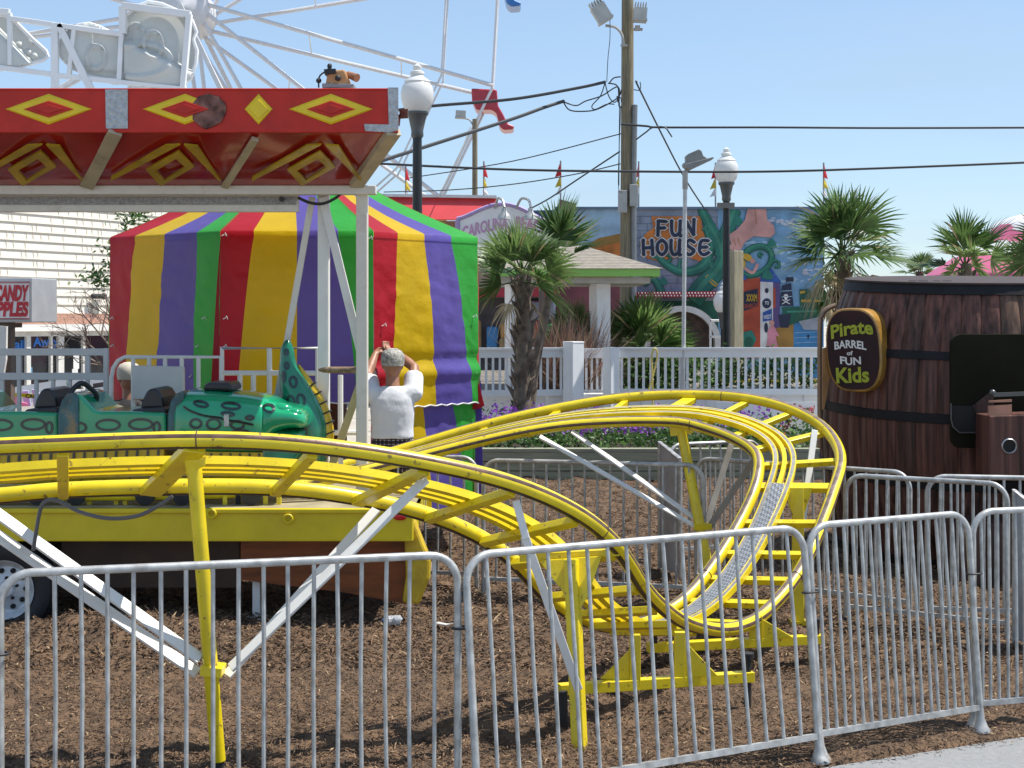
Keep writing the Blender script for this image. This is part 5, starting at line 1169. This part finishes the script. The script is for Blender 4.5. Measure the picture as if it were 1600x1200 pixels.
# mural lettering
m=MB();lt={'F':[[(0,0),(.05,1)],[(.05,1),(.85,.95)],[(.03,.5),(.7,.52)]],'U':[[(0,1),(.02,.3),(.3,0),(.75,.15),(.9,.4)],[(.9,1),(.85,.05),(1,0)]],'N':[[(0,0),(.05,1)],[(.05,1),(.85,.05)],[(.85,.05),(.9,1.1)]],'H':[[(.05,0),(.0,1)],[(1,0),(.9,1)],[(.05,.45),(.95,.5)]],'O':[[(.5,1),(.08,.75),(.05,.3),(.5,0),(.95,.3),(.92,.75),(.5,1)]],'S':[[(.95,.85),(.5,1),(.1,.75),(.5,.5),(.95,.28),(.5,0),(.05,.15)]],'E':[[(.95,.95),(.3,.95),(.08,.6),(.1,.2),(.5,0),(1.0,.15)],[(.1,.5),(.8,.52)]]}
def word(s,x,y,w,h,gap):
    for ch in s:
        for l,wd,c in ((5.2,8.6,1),(7.4,5.2,0)):
            for sg_ in lt[ch]:
                pts=[(x+a*w,y-b*h) for a,b in sg_];st(pts,wd,c,l,5)
                for a,b in (pts[0],pts[-1]):
                    r=wd*.72;pg([(a-r,b),(a,b-r*.8),(a+r,b),(a,b+r*.8)],c,l+.42+.013*(sc_[0]%13)+(.006 if (a,b)==pts[0] else 0))
        x+=w+gap
word('FUN',1028,368,15,23,6.5);word('HOUSE',1005,398,15,23,6.8)
m.build('wall_lettering',[MM[NV],MM[WH]],fh)
m=MB();D0=MD-.12
textfit(m,'XXXM',P(1166,471,D0),(1,0,0),(0,0,1),.28,.19,0,.03);textfit(m,'SEARCH',P(1163,482,D0),(1,0,.12),(0,0,1),.33,.11,1,.02);textfit(m,'TO',P(1195,476,D0),(1,0,0),(0,0,1),.11,.09,2,.02);textfit(m,'WEST',P(1193,499,D0),(1,0,.1),(0,0,1),.2,.11,2,.02)
m.build('poster_lettering',[MM[GD],MM[RD],MM[WH]],fh)
m=MB();c=P(1065,537,MD-.35);m.lathe([(.83,.0),(.98,.0),(.98,.30),(.83,.30),(.83,.0)],c,40,0,Matrix.Rotation(R(90),3,'X'),cap=False);m.build('tunnel_ring',M('ring_white',(.55,.54,.52),.5),fh)
m=MB();m.lathe([(.83,.02),(.80,-.05),(.70,-.0),(.0,-.0)],c+V((0,.1,0)),40,0,Matrix.Rotation(R(90),3,'X'));m.build('tunnel_dark',M('tunnel_brown',(.05,.03,.022),.6,var=.5,scale=6),fh)
m=MB();m.prism([P(994,456,MD-.5),P(1124,455,MD-.5),P(1124,464,MD-.5),P(994,465,MD-.5)],(0,.45,0));m.build('marquee',M('marquee_red',(.28,.012,.03),.45),fh)
for k in range(26):
    for y in (458,462): m=MB();m.ball(P(998+k*4.9+(y-458)*.5,y,MD-.52),.022,6);m.build('bulb',M('unlit_bulb',(.7,.66,.66),.3),fh)
m=MB();m.prism([P(874,328,MD-.4),P(900,329,MD-.4),P(900,318,MD-.4),P(874,311,MD-.4)][::-1],(0,.3,0));m.build('roof_vent',M('brown_vent',(.15,.11,.09),.7),fh)
hr=thing('steel_handrail','small white handrail frame beside the fun house tunnel','handrail',PX(1118,38,0));m=MB()
for y in (501,526): m.tube([P(1108,y,38),P(1131,y,38)],.03,6)
for x in (1110,1129): m.tube([PX(x,38,0),P(x,499,38)],.03,6)
m.build('rails',white,hr)
# arcade with the red roof
ar=thing('arcade_building','arcade building with red metal roof edge and red bulb lit valance','building',PX(760,38,0))
AD=38.2
m=MB();z0=P(0,344,AD).z;xa=P(560,0,AD).x;xb=P(868,0,AD).x;m.box(((xa+xb)/2,AD+4.3,z0/2),(xb-xa,8,z0));m.build('wall',M('arcade_wall',(.30,.25,.19),.8),ar)
m=MB();q=[P(560,306,AD),P(775,309,AD),P(773,344,AD-.4),P(560,341,AD-.4)];m.prism([q[3],q[2],q[1],q[0]],(0,.3,0));m.build('red_roof',M('red_metal_roof',(.62,.055,.06),.4,var=.08,scale=2),ar)
m=MB();m.beam(P(560,305,AD-.02),P(776,308,AD-.02),.22,.07);m.build('roof_cap',M('roof_cap_white',(.6,.6,.6),.5),ar)
zz=P(0,330,MD).z
m=MB();m.prism([P(770,330,MD),P(872,328,MD),P(872,430,MD),P(770,430,MD)],(0,1,0));m.build('blue_gable',M('dark_blue_wall',(.05,.09,.17),.7),ar)
m=MB();m.prism([P(744,452,AD-.9),P(870,447,AD-.9),P(870,463,AD-.9),P(744,464,AD-.9)],(0,.8,0));m.build('valance',M('valance_red',(.34,.02,.04),.5,var=.1),ar)
m=MB();m.prism([P(744,465,AD-.1),P(866,465,AD-.1),P(866,610,AD-.1),P(744,610,AD-.1)],(0,.03,0));m.build('open_front',M('arcade_interior',(.07,.065,.075),.8,var=.7,scale=1.2),ar)
m=MB()
for k,(x0,y0,x1,y1,c) in enumerate(((760,510,778,545,0),(782,505,792,530,1),(745,500,752,545,2),(833,500,849,545,3),(800,470,822,500,4),(826,470,868,500,5),(852,505,868,545,4),(780,528,796,545,2))): m.prism([P(x0,y0,AD-.3-.02*k),P(x1,y0,AD-.3-.02*k),P(x1,y1,AD-.3-.02*k),P(x0,y1,AD-.3-.02*k)],(0,.15,0),c)
m.build('game_prizes',[M('prize_blue',(.04,.20,.45),.6),M('prize_orange',(.5,.22,.04),.6),M('prize_tan',(.25,.17,.07),.6),M('prize_red',(.32,.015,.03),.6),M('prize_green',(.08,.28,.10),.6),M('prize_grey',(.2,.24,.33),.6)],ar,bevel=.08)
m=MB();m.prism([P(868,440,AD+.4),P(994,440,AD+.4),P(994,640,AD+.4),P(868,640,AD+.4)],(0,.4,0));m.build('side_front',M('dusky_red_front',(.16,.05,.06),.8,var=.6,scale=.9),ar)
# arched welcome sign
ws=thing('arched_sign','white arched sign with pink CAROLINA BEACH letters under two gooseneck lamps','sign',PX(787,33,0))
SD=33.;arc=[(714,342)]+[(714+146*t,342-26*sin(pi*t)**1.4+ (6*t)) for t in [k/16 for k in range(1,16)]]+[(860,348)]
m=MB();m.prism([P(x,y,SD) for x,y in arc+[(860,398),(714,398)]][::-1],(0,.12,0));m.build('board',M('sign_board_white',(.74,.73,.74),.5,var=.03),ws)
m=MB();m.tube([P(x,y,SD-.01) for x,y in arc],.045,6);m.tube([P(715,342,SD-.01),P(715,398,SD-.01)],.05,6);m.build('lilac_border',M('lilac_border',(.36,.27,.48),.6),ws)
def arcw(a,b): return (a,b*.42+.62*sin(pi*(.08+.84*a))*1.0-.12)
m=MB();textfit(m,'CAROLINA',P(722,374,SD-.012),(1,0,0),(0,0,1),72*SD/F,.28,0,.03,lambda a,b:(a,b*.95+.75*sin(pi*.5*a)));textfit(m,'BEACH',P(806,366,SD-.012),(1,0,0),(0,0,1),50*SD/F,.28,1,.03,lambda a,b:(a,b*.95-.62*a*a+.42));m.build('lettering',[M('mauve_letters',(.50,.27,.45),.6),M('pink_letters',(.55,.27,.43),.6)],ws)
m=MB();m.beam(P(814,389,SD-.012),P(828,389,SD-.012),.01,.07);m.build('red_line',rl,ws)
for x in (730,846):
    m=MB();m.beam(PX(x,SD+.05,0),P(x,397,SD+.05),.12,.12,(0,1,0));m.build('sign_leg',M('brown_sign_post',(.14,.10,.08)),ws)
for x0,x1 in ((772,788),(806,829)):
    m=MB();m.tube(catmull([P(x0,330,SD+.1),P(x0+3,320,SD-.1),P((x0+x1)/2-2,310,SD-.3),P(x1-3,313,SD-.4),P(x1,324,SD-.5)],5),.028,8);lm=m.build('gooseneck_lamp',galv,ws)
    m=MB();m.lathe([(.15,-.24),(.12,-.14),(.06,-.08),(.05,.0)],P(x1,325,SD-.5),16);m.build('lamp_shade',galv,lm)
# ------------------------------------------------------------------ pavilion, boardwalk railing, planter
gz_=thing('pavilion','small open pavilion with hipped shingle roof, green fascia and white posts','pavilion',PX(905,27.5,0))
gd0,gd1=26.4,29.6
zf0=P(0,432,gd0).z;zf1=P(0,420,gd0).z;zr=P(0,384,28).z
x0=P(766,0,gd0).x;x1=P(1031,0,gd0).x;ra=PX(880,28,zr);rb=PX(910,28,zr)
shm=M('roof_shingles',(.265,.235,.195),.9,var=.2,scale=10,bump=.4,bscale=20,stretch=(1,1,4))
a=V((x0-.06,gd0-.06,zf1));b=V((x1+.06,gd0-.06,zf1));c=V((x1+.06,gd1,zf1));d=V((x0-.06,gd1,zf1))
m=MB()
N_=15
for j in range(N_):
    t0=j/N_;t1=(j+1)/N_+.02
    l=lambda p,q,t:p+(q-p)*min(1,t)
    e=V((0,0,.007))
    for p,q,r1,r2 in ((a,b,ra,rb),(b,c,rb,rb),(c,d,rb,ra),(d,a,ra,ra)):
        m.add([l(p,r1,t0)+e,l(q,r2,t0)+e,l(q,r2,t1),l(p,r1,t1),l(p,r1,t0),l(q,r2,t0)],[(0,1,2,3),(4,5,1,0)])
m.build('roof',shm,gz_)
m=MB();m.box(((x0+x1)/2,gd0,(zf0+zf1)/2),(x1-x0,.06,zf1-zf0));m.box((x1-.03,(gd0+gd1)/2+.03,(zf0+zf1)/2),(.06,gd1-gd0-.1,zf1-zf0-.004));m.box((x0+.03,(gd0+gd1)/2+.03,(zf0+zf1)/2),(.06,gd1-gd0-.1,zf1-zf0-.004));m.build('fascia',M('lime_green_fascia',(.24,.48,.10),.5,var=.06),gz_)
m=MB();m.box(((x0+x1)/2,(gd0+gd1)/2,zf0-.06),(x1-x0-.3,gd1-gd0-.3,.1));m.build('ceiling',M('pavilion_ceiling',(.45,.43,.40),.7),gz_)
for px,dd_ in ((804,27.0),(938,27.0),(812,29.2),(935,29.2)):
    q=PX(px,dd_,0);m=MB();m.box((q.x,dd_,(zf0-.1)/2),(.27,.27,zf0-.12),Matrix.Rotation(R(24),3,'Z'));m.build('post',whitew,gz_,bevel=.012)
RD_=25.
def railing(label,x0,x1,d0,d1,yt,yb,sp):
    t=thing('boardwalk_railing',label,'railing',PX((x0+x1)/2,(d0+d1)/2,0),'white boardwalk railings')
    a=PX(x0,d0,H+(500-yt)/F*RD_);b=PX(x1,d1,H+(500-yt)/F*RD_);z2=H+(500-yb)/F*RD_
    m=MB();m.beam(a-V((0,0,.07)),b-V((0,0,.07)),.05,.14);m.beam(a+V((0,0,.005)),b+V((0,0,.005)),.13,.035);m.build('top_rail',whitew,t)
    m=MB();a2=a.copy();b2=b.copy();a2.z=b2.z=z2+.05;m.beam(a2,b2,.045,.10);m.build('bottom_rail',whitew,t)
    m=MB();L=(b-a).length;n_=int(L/sp)
    for k in range(n_+1):
        p=a+(b-a)*((k+.5)/(n_+1)) ;m.beam(V((p.x,p.y+.045,z2+.03)),V((p.x,p.y+.045,a.z-.03)),.04,.04,(0,1,0))
    m.build('balusters',whitew,t);return t
railing('white boardwalk railing on the left behind the palm trunk',700,882,24.6,25,545,618,.115)
railing('short recessed white boardwalk railing between the two square posts',912,946,25.8,25.8,548,622,.10)
railing('long white boardwalk railing running right in front of the mural to the barrel',966,1400,25.,25.0,545,617,.121)
for px,yt,yb,s,lab in ((896,535,640,.245,'left square white railing post beside the palm'),(955,544,640,.20,'right square white railing post below the pavilion post')):
    q=PX(px,24.9,0);zt=H+(500-yt)/F*24.9;m=MB();m.box((q.x,24.9,zt/2),(s,s,zt),Matrix.Rotation(R(38),3,'Z'));m.box((q.x,24.9,zt),(s*1.04,s*1.04,.03),Matrix.Rotation(R(38),3,'Z'));tag(m.build('railing_post',whitew,bevel=.01,org=(q.x,24.9,0)),lab,'post')
zw=H+(500-616)/F*RD_
m=MB();xa=P(700,0,RD_).x;xb=P(1410,0,RD_).x;m.box(((xa+xb)/2,RD_+.25,zw/2),(xb-xa,.4,zw));
for k in range(14): m.box((xa+(xb-xa)*k/14,RD_+.04,zw/2),(.02,.03,zw-.03))
bw=tag(m.build('boardwalk_wall',M('skirting_white',(.74,.73,.72),.7,var=.04,dirt=.2,dirtcol=(.45,.42,.38),dscale=1.5),org=((xa+xb)/2,RD_+.25,0)),'low white skirting wall under the boardwalk railings','wall')
m=MB();xc=(xa+xb)/2;m.box((xc,RD_+6.5,zw-.05),(xb-xa,12,.08));struct(m.build('boardwalk',M('boardwalk_planks',(.17,.15,.125),.8,var=.2,scale=4,stretch=(8,.5,1))))
bn=thing('banner','white banner with red lettering hung on the wall beside the barrel','banner',P(1235,650,24.6))
m=MB();m.prism([P(1120,628,24.7),P(1279,628,24.7),P(1279,652,24.7),P(1120,654,24.7)],(0,.02,0));m.build('cloth',M('banner_white',(.8,.79,.78),.6,var=.03),bn)
m=MB();textfit(m,'Pleasure?',P(1247,646,24.68),(1,0,0),(.1,0,1),25*24.7/F,13*24.7/F,0,.02);m.build('lettering',rl,bn)
hs=[(1020,640,24.7),(1019,580,24.75),(1018,560,24.75),(1021,546,24.75),(1025,546,24.75),(1027,556,24.8),(1022,580,24.8),(1013,612,24.75)]
m=MB();m.tube(catmull([P(*p) for p in hs],6),.014,6);tag(m.build('yellow_hose',M('pale_yellow_hose',(.6,.47,.12),.5),org=PX(1020,24.7,0)),'thin yellow hose looped over the white boardwalk railing','hose')
plt=thing('planter','long timber planter box full of purple flowers behind the rear barricades','planter',PX(980,20.2,0))
PD=19.9;zp=H+(500-706)/F*PD
m=MB();xa=P(690,0,PD).x;xb=P(1330,0,PD).x
for k in range(3):
    h=zp/3;m.box(((xa+xb)/2,PD+.04-(.02 if k==2 else 0),h*(k+.5)),(xb-xa,.09,h-.012))
m.box(((xa+xb)/2,PD+.08,zp+.02),(xb-xa+.1,.2,.04))
m.build('front_boards',M('green_grey_timber',(.27,.28,.20),.8,var=.25,scale=4,stretch=(.5,6,6),bump=.2,dirt=.4,dirtcol=(.12,.16,.08),dscale=2),plt)
m=MB();m.box(((xa+xb)/2,PD+2.3,zp/2-.02),(xb-xa,4.3,zp-.06));m.build('soil',M('planter_soil',(.05,.035,.025),.9),plt)
# ------------------------------------------------------------------ planting
leafm=[M('leaf_a',(.065,.15,.03),.55,var=.3,trans=.3),M('leaf_b',(.11,.21,.05),.55,var=.3,trans=.3),M('leaf_c',(.028,.07,.018),.55,var=.3,trans=.25)]
def leaves(mb,rng,c,n,sx,sy,sz,l0,l1,w=.4,mi=3):
    for _ in range(n):
        p=V(c)+V((rng.gauss(0,sx),rng.gauss(0,sy),rng.gauss(0,sz)));d=V((rng.gauss(0,1),rng.gauss(0,1),rng.gauss(.3,.8))).normalized();L=rng.uniform(l0,l1);s=d.cross(V((rng.gauss(0,1),rng.gauss(0,1),rng.gauss(0,1)))).normalized()*L*w*.5
        mb.add([p,p+d*L*.45+s,p+d*L,p+d*L*.45-s],[(0,1,2,3)],rng.randrange(mi))
rng=random.Random(11);m=MB()
for k in range(520):
    x=rng.uniform(xa+.1,xb-.1);y=PD+rng.uniform(.15,2.6);h=rng.uniform(.1,.34)*(1+.4*noise.noise(V((x*1.3,y,3))));leaves(m,rng,(x,y,zp+h*.5),14,.07,.07,h*.4,.04,.10,.5)
o=m.build('flower_foliage',leafm);tag(o,'leafy green bedding plants filling the timber planter','ground cover',kind='stuff')
m=MB();pur=[M('purple_petal',(.26,.06,.46),.6,var=.25,trans=.3),M('violet_petal',(.30,.09,.48),.6,var=.2,trans=.3),M('red_petal',(.5,.02,.03),.6)]
for k in range(560):
    x=rng.uniform(xa+.2,xb-.2);y=PD+rng.uniform(.2,2.6);px=CX+x/y*F;dens=.5+.5*noise.noise(V((x*.9,y*.7,8)))
    if px>1110 and rng.random()<.88: continue
    if rng.random()>dens*1.5: continue
    z=zp+rng.uniform(.22,.46);ci=rng.randrange(2) if px<1200 or rng.random()<.5 else 2
    for _ in range(9): leaves(m,rng,(x,y,z),1,.035,.035,.03,.03,.055,.9,1);m.m[-1]=ci
o=m.build('purple_blossoms',pur);tag(o,'purple blossoms scattered over the planter with a few red ones','flowers',kind='stuff')
pal=[M('palm_green',(.095,.165,.045),.4,var=.3,trans=.4),M('palm_bright',(.17,.26,.08),.4,var=.25,trans=.4),M('palm_dark',(.04,.09,.02),.42,var=.3,trans=.3),M('palm_dead',(.40,.31,.18),.8,var=.3,trans=.2)]
trk=M('palm_trunk',(.15,.115,.085),.9,var=.45,scale=9,bump=.5,bscale=14)
def frond(mb,h,dv,L,rng,mi,droop,nseg=24,spread=76,w=.028,pet=.5):
    dv=dv.normalized();s=dv.cross(V((0,0,1)));s=s.normalized() if s.length>.05 else V((1,0,0));nn_=s.cross(dv)
    tw=rng.uniform(-1.15,1.15);s,nn_=s*cos(tw)+nn_*sin(tw),nn_*cos(tw)-s*sin(tw)
    tip=h+dv*pet;mb.tube([h,h+dv*pet*.5+V((0,0,.01)),tip],[.014,.012,.009],4,mi)
    for k in range(nseg):
        a=R(-spread+2*spread*k/(nseg-1))+rng.gauss(0,.03);d=(dv*cos(a)+s*sin(a)+nn_*(.22*abs(sin(a))-.1)).normalized();l=L*(.72+.28*cos(a*.8))*rng.uniform(.85,1.05)
        q=d.cross(nn_).normalized()*w;g=V((0,0,-1))*droop*l*rng.uniform(.6,1.4)
        p1=tip+d*l*.35+g*.06;p2=tip+d*l*.7+g*.35;p3=tip+d*l+g
        c=mi if rng.random()<.93 else (3 if mi==3 or rng.random()<.5 else 1)
        mb.add([tip,p1+q,p1-q,p1+nn_*.012,p2+q*.7,p2-q*.7,p3],[(0,1,3),(0,3,2),(1,4,3),(3,4,5),(3,5,2),(4,6,5)],c)
def palm(label,base,c,Rr,nf,seed,tr_r=.17,boots=True,up0=-.5,dead=6,w=.028,droop=.25,name='palm_tree',group='palm trees',aim=None):
    droop*=.5;rng=random.Random(seed);t=thing(name,label,'palm tree' if name=='palm_tree' else 'palmetto',base,group);c=V(c);b=V(base)
    m=MB()
    if (c-b).z>.5:
        pts=[];rs=[];n_=12
        for i in range(n_+1):
            u=i/n_;pts.append(b.lerp(c,u)+V((.03*sin(u*5+seed),0,0)));rs.append(tr_r*(1.12-.35*u)*(1+.07*sin(i*2.6)))
        m.tube(pts,rs,12)
        if boots:
            for k in range(int(70*(c-b).z/2)):
                u=rng.uniform(.02,.97);g=rng.uniform(0,2*pi);p=b.lerp(c,u)+V((.03*sin(u*5+seed),0,0));r=tr_r*(1.12-.35*u);o=V((cos(g),sin(g),0));q=p+o*r*.85
                L=rng.uniform(.12,.24)
                sdv=V((-sin(g),cos(g),0))*rng.uniform(.035,.06)
                m.add([q-sdv-V((0,0,.05)),q+sdv-V((0,0,.05)),q+o*L*.35+sdv*.6+V((0,0,L*.5)),q+o*L*.35-sdv*.6+V((0,0,L*.5)),q+o*(L*.62)+V((0,0,L)),q-o*.02+V((0,0,L*.5))],[(0,1,2,3),(3,2,4),(1,0,5),(2,1,5),(4,2,5),(3,4,5),(0,3,5)])
        m.build('trunk',trk,t,sharp=30)
    m=MB()
    for k in range(nf):
        u=(k+.5)/nf;el2=R(85)-(R(85)-up0*R(90))*u**1.1*1.0;g=k*2.39996+rng.gauss(0,.2);el2+=rng.gauss(0,.12)
        dv=V((cos(g)*cos(el2),sin(g)*cos(el2),sin(el2)))
        if aim is not None and rng.random()<.5: dv=(dv+aim*.8).normalized()
        frond(m,c+V((rng.gauss(0,.03),rng.gauss(0,.03),-.12*u)),dv,Rr*rng.uniform(.55,.74),rng,0 if rng.random()<.5 else (1 if rng.random()<.5 else 2),droop*(1 if el2>0 else 1.6),pet=Rr*rng.uniform(.22,.40),w=w*Rr/.8*.78)
    for k in range(dead):
        g=rng.uniform(0,2*pi);dv=V((cos(g)*.6,sin(g)*.6,-rng.uniform(.4,.9)));frond(m,c-V((0,0,.15)),dv,Rr*.42,rng,3,.7,14,80,.016,Rr*.35)
    m.build('crown',pal,t,sharp=180);return t
d=23.;palm('shaggy palm tree with rough trunk in front of the arched sign',PX(820,d,.3),P(814,428,d),1.05,19,4,.125,dead=3,up0=-.05,w=.021)
d=23.9;palm('taller palm whose upright fan leaves stand behind the shaggy palm',PX(822,d-.4,.3),P(866,404,d),1.2,7,9,.075,False,up0=0,dead=0,aim=V((.4,0,.7)),w=.019,droop=.15)
d=27.;palm('full crowned palm tree between the mural and the barrel',PX(1318,d,.0),P(1316,392,d),1.5,24,15,.13,up0=-.15,dead=7,w=.017,droop=.3)
d=33.;palm('small palm tree with drooping dry leaves close to the mural edge',PX(1305,d,0),P(1302,455,d),.62,10,18,.11,up0=-.6,dead=9)
d=27.;palm('palm crown behind the barrel lid before the pink and white tent',PX(1520,d,0),P(1508,412,d),1.2,13,21,.13,up0=-.2,dead=4,w=.019)
d=42.;palm('distant small palm behind the left part of the barrel lid',PX(1437,d,0),P(1437,424,d),.72,13,24,.12,False,up0=-.2,dead=2)
d=25.;palm('palm cut off by the right edge behind the barrel lid',PX(1632,d,0),P(1636,402,d),.95,12,27,.12,up0=-.3,dead=4,w=.02)
d=27.7
for i,(px,py,r,nf,lab) in enumerate(((895,540,.95,16,'spreading palmetto left of the white pavilion post'),(1000,545,1.3,19,'large spreading palmetto in front of the fun house tunnel'),(1050,560,.8,12,'low palmetto at the right behind the white railing'))):
    palm(lab,PX(px,d+i*.3,zw),P(px,py,d+i*.3),r,nf,40+i,up0=.02,dead=2,name='palmetto',group='palmettos behind the railing',droop=.18,w=.02)
# dry reddish grass clump
m=MB();rng=random.Random(5);c=PX(880,26.4,zw)
for k in range(1100):
    g=rng.uniform(0,2*pi);e=rng.uniform(.5,1.35);L=rng.uniform(.8,1.75);dv=V((cos(g)*cos(e),sin(g)*cos(e),sin(e)));p=c+V((rng.gauss(0,.25),rng.gauss(0,.2),0));q=p+dv*L*.6;r=p+dv*L+V((0,0,-.15*L*cos(e)));s=V((-sin(g),cos(g),0))*.009
    m.add([p-s,p+s,q+s,q-s,r],[(0,1,2,3),(3,2,4)],rng.randrange(2))
tag(m.build('ornamental_grass',[M('dry_red_grass',(.26,.14,.11),.8,var=.3),M('dry_tan_grass',(.34,.26,.18),.8,var=.3)],org=c),'dry reddish ornamental grass clump between palm and pavilion post','grass clump')
# twiggy shrub at the shop
sh=thing('shrub','bare twiggy shrub with leafy ends between shop wall and striped cover','shrub',PX(185,20.5,0));m=MB();l=MB();rng=random.Random(9)
def br_(p,dv,L,r,dep):
    q=p+dv*L;mid=p+dv*L*.5+V((rng.gauss(0,.04),rng.gauss(0,.04),rng.gauss(0,.03)))*L;m.tube([p,mid,q],[r,r*.8,r*.6],5)
    if dep==0: return
    for _ in range(rng.choice((2,3,3))):
        nd=(dv+V((rng.gauss(0,.55),rng.gauss(0,.5),rng.gauss(0,.45)))).normalized();br_(q if rng.random()<.6 else mid,nd,L*rng.uniform(.55,.8),max(.0035,r*.6),dep-1)
base_=PX(192,20.5,0)
br_(base_,V((.0,0,1)),1.5,.05,0)
for a in ((-.55,.0,.9),(-.3,.1,1),(-.75,-.1,.6),(-.1,0,1),(-.9,.05,.35)): br_(base_+V((0,0,1.4)),V(a).normalized(),.55,.02,4)
m.build('branches',M('grey_twig',(.17,.13,.10),.8,var=.2),sh)
for x,y,n_ in ((215,338,110),(200,345,70),(168,388,34),(165,418,40),(150,432,70),(162,440,80),(138,436,30)): leaves(l,rng,P(x,y,20.4),n_,.085,.09,.06,.05,.11,.4)
l.build('foliage',leafm,sh)
pt=thing('yucca','spiky green yucca clump between the garden chairs and the striped cover','plant',PX(148,17.5,0));m=MB();rng=random.Random(4);c=PX(150,17.5,.0)
for k in range(240):
    g=rng.uniform(0,2*pi);e=rng.uniform(.1,1.4);L=rng.uniform(.3,.55);o=c+V((rng.gauss(0,.12),rng.gauss(0,.1),rng.uniform(.2,1.0)));dv=V((cos(g)*cos(e),sin(g)*cos(e),sin(e)));s=V((-sin(g),cos(g),0))*.02;m.add([o,o+dv*L*.5+s,o+dv*L+V((0,0,-.06)),o+dv*L*.5-s],[(0,1,2,3)],rng.randrange(3))
m.build('leaves',leafm,pt);m=MB();m.tube([c,c+V((0,0,.9))],.05,8);m.build('stem',trk,pt)
# low hedge greenery behind the railing at right
hg=thing('hedge','leafy green shrubs behind the long white boardwalk railing','hedge',PX(1130,27.5,zw));m=MB();rng=random.Random(14)
for k in range(190):
    px=rng.uniform(972,1280);leaves(m,rng,PX(px,27.5+rng.gauss(0,.3),zw+rng.uniform(.05,.5)),20,.10,.1,.10,.06,.12,.5)
m.build('foliage',leafm,hg)
# pink and white tent far right
pk=thing('inflatable_tent','pink and white banded inflatable tent roof far behind the barrel','tent',PX(1610,36,0))
cc=PX(1690,38,0);zy=lambda y:H+(500-y)/F*38.
prof=[(3.75,0),(3.75,zy(432)),(3.45,zy(418)),(3.1,zy(404)),(2.85,zy(393)),(2.6,zy(382)),(2.42,zy(371)),(2.26,zy(360)),(2.08,zy(350)),(1.8,zy(341)),(1.3,zy(332)),(.7,zy(326)),(0,zy(322))]
m=MB();fine=catmull([V((r,z,0)) for r,z in prof[1:]],4);n_=120;o=0
fine=[V((3.75,0,0))]+fine
for p in fine:
    for j in range(n_): g=2*pi*j/n_;m.v.append(cc+V((p.x*cos(g)*(1+.012*abs(sin(6*g))),p.x*sin(g)*(1+.012*abs(sin(6*g))),p.y)))
for i in range(len(fine)-1):
    for j in range(n_):
        g=2*pi*j/n_;y=500-((fine[i].y+fine[i+1].y)/2-H)*F/38.;m.f.append([i*n_+j,i*n_+(j+1)%n_,(i+1)*n_+(j+1)%n_,(i+1)*n_+j])
        m.m.append(0 if y>402 or 352+16*(1-abs(sin(5*g+.4)))<y<384+6*sin(5*g) else 1);m.sm.append(True)
m.build('roof',[M('hot_pink_vinyl',(.70,.16,.28),.4,var=.06,trans=.15),M('white_vinyl',(.80,.79,.80),.4,var=.03,trans=.15)],pk,sharp=180)
# small litter
bt2=thing('plastic_bottle','crumpled clear plastic bottle lying on the mulch below the orange panel','bottle',G(614,972));m=MB();g0_=G(614,970,.05)
m.tube([g0_+V((-.06,0,0)),g0_+V((-.045,0,0)),g0_+V((-.03,0,.0)),g0_+V((-.0,.01,.005)),g0_+V((.03,0,0)),g0_+V((.05,0,.004)),g0_+V((.055,0,0))],[.014,.014,.035,.030,.038,.034,.02],10);m.build('shell',M('cloudy_plastic',(.6,.62,.65),.15,var=.3,scale=30,trans=.4,bump=.5),bt2)
m=MB();m.tube([g0_+V((-.075,0,0)),g0_+V((-.058,0,0))],.016,10);m.build('bottle_cap',M('dark_blue_cap',(.03,.05,.12),.4),bt2)
m=MB();g1=G(690,977,.03);m.prism([g1+V(p) for p in ((-.07,0,.0),(-.02,.03,.012),(.04,.02,.0),(.08,.0,.01),(.03,-.03,.004),(-.03,-.025,.012))],(0,0,.006));tag(m.build('paper_scrap',M('dirty_paper',(.55,.53,.5),.8,var=.2),org=g1),'flat white paper scrap lying on the mulch right of the plastic bottle','litter')
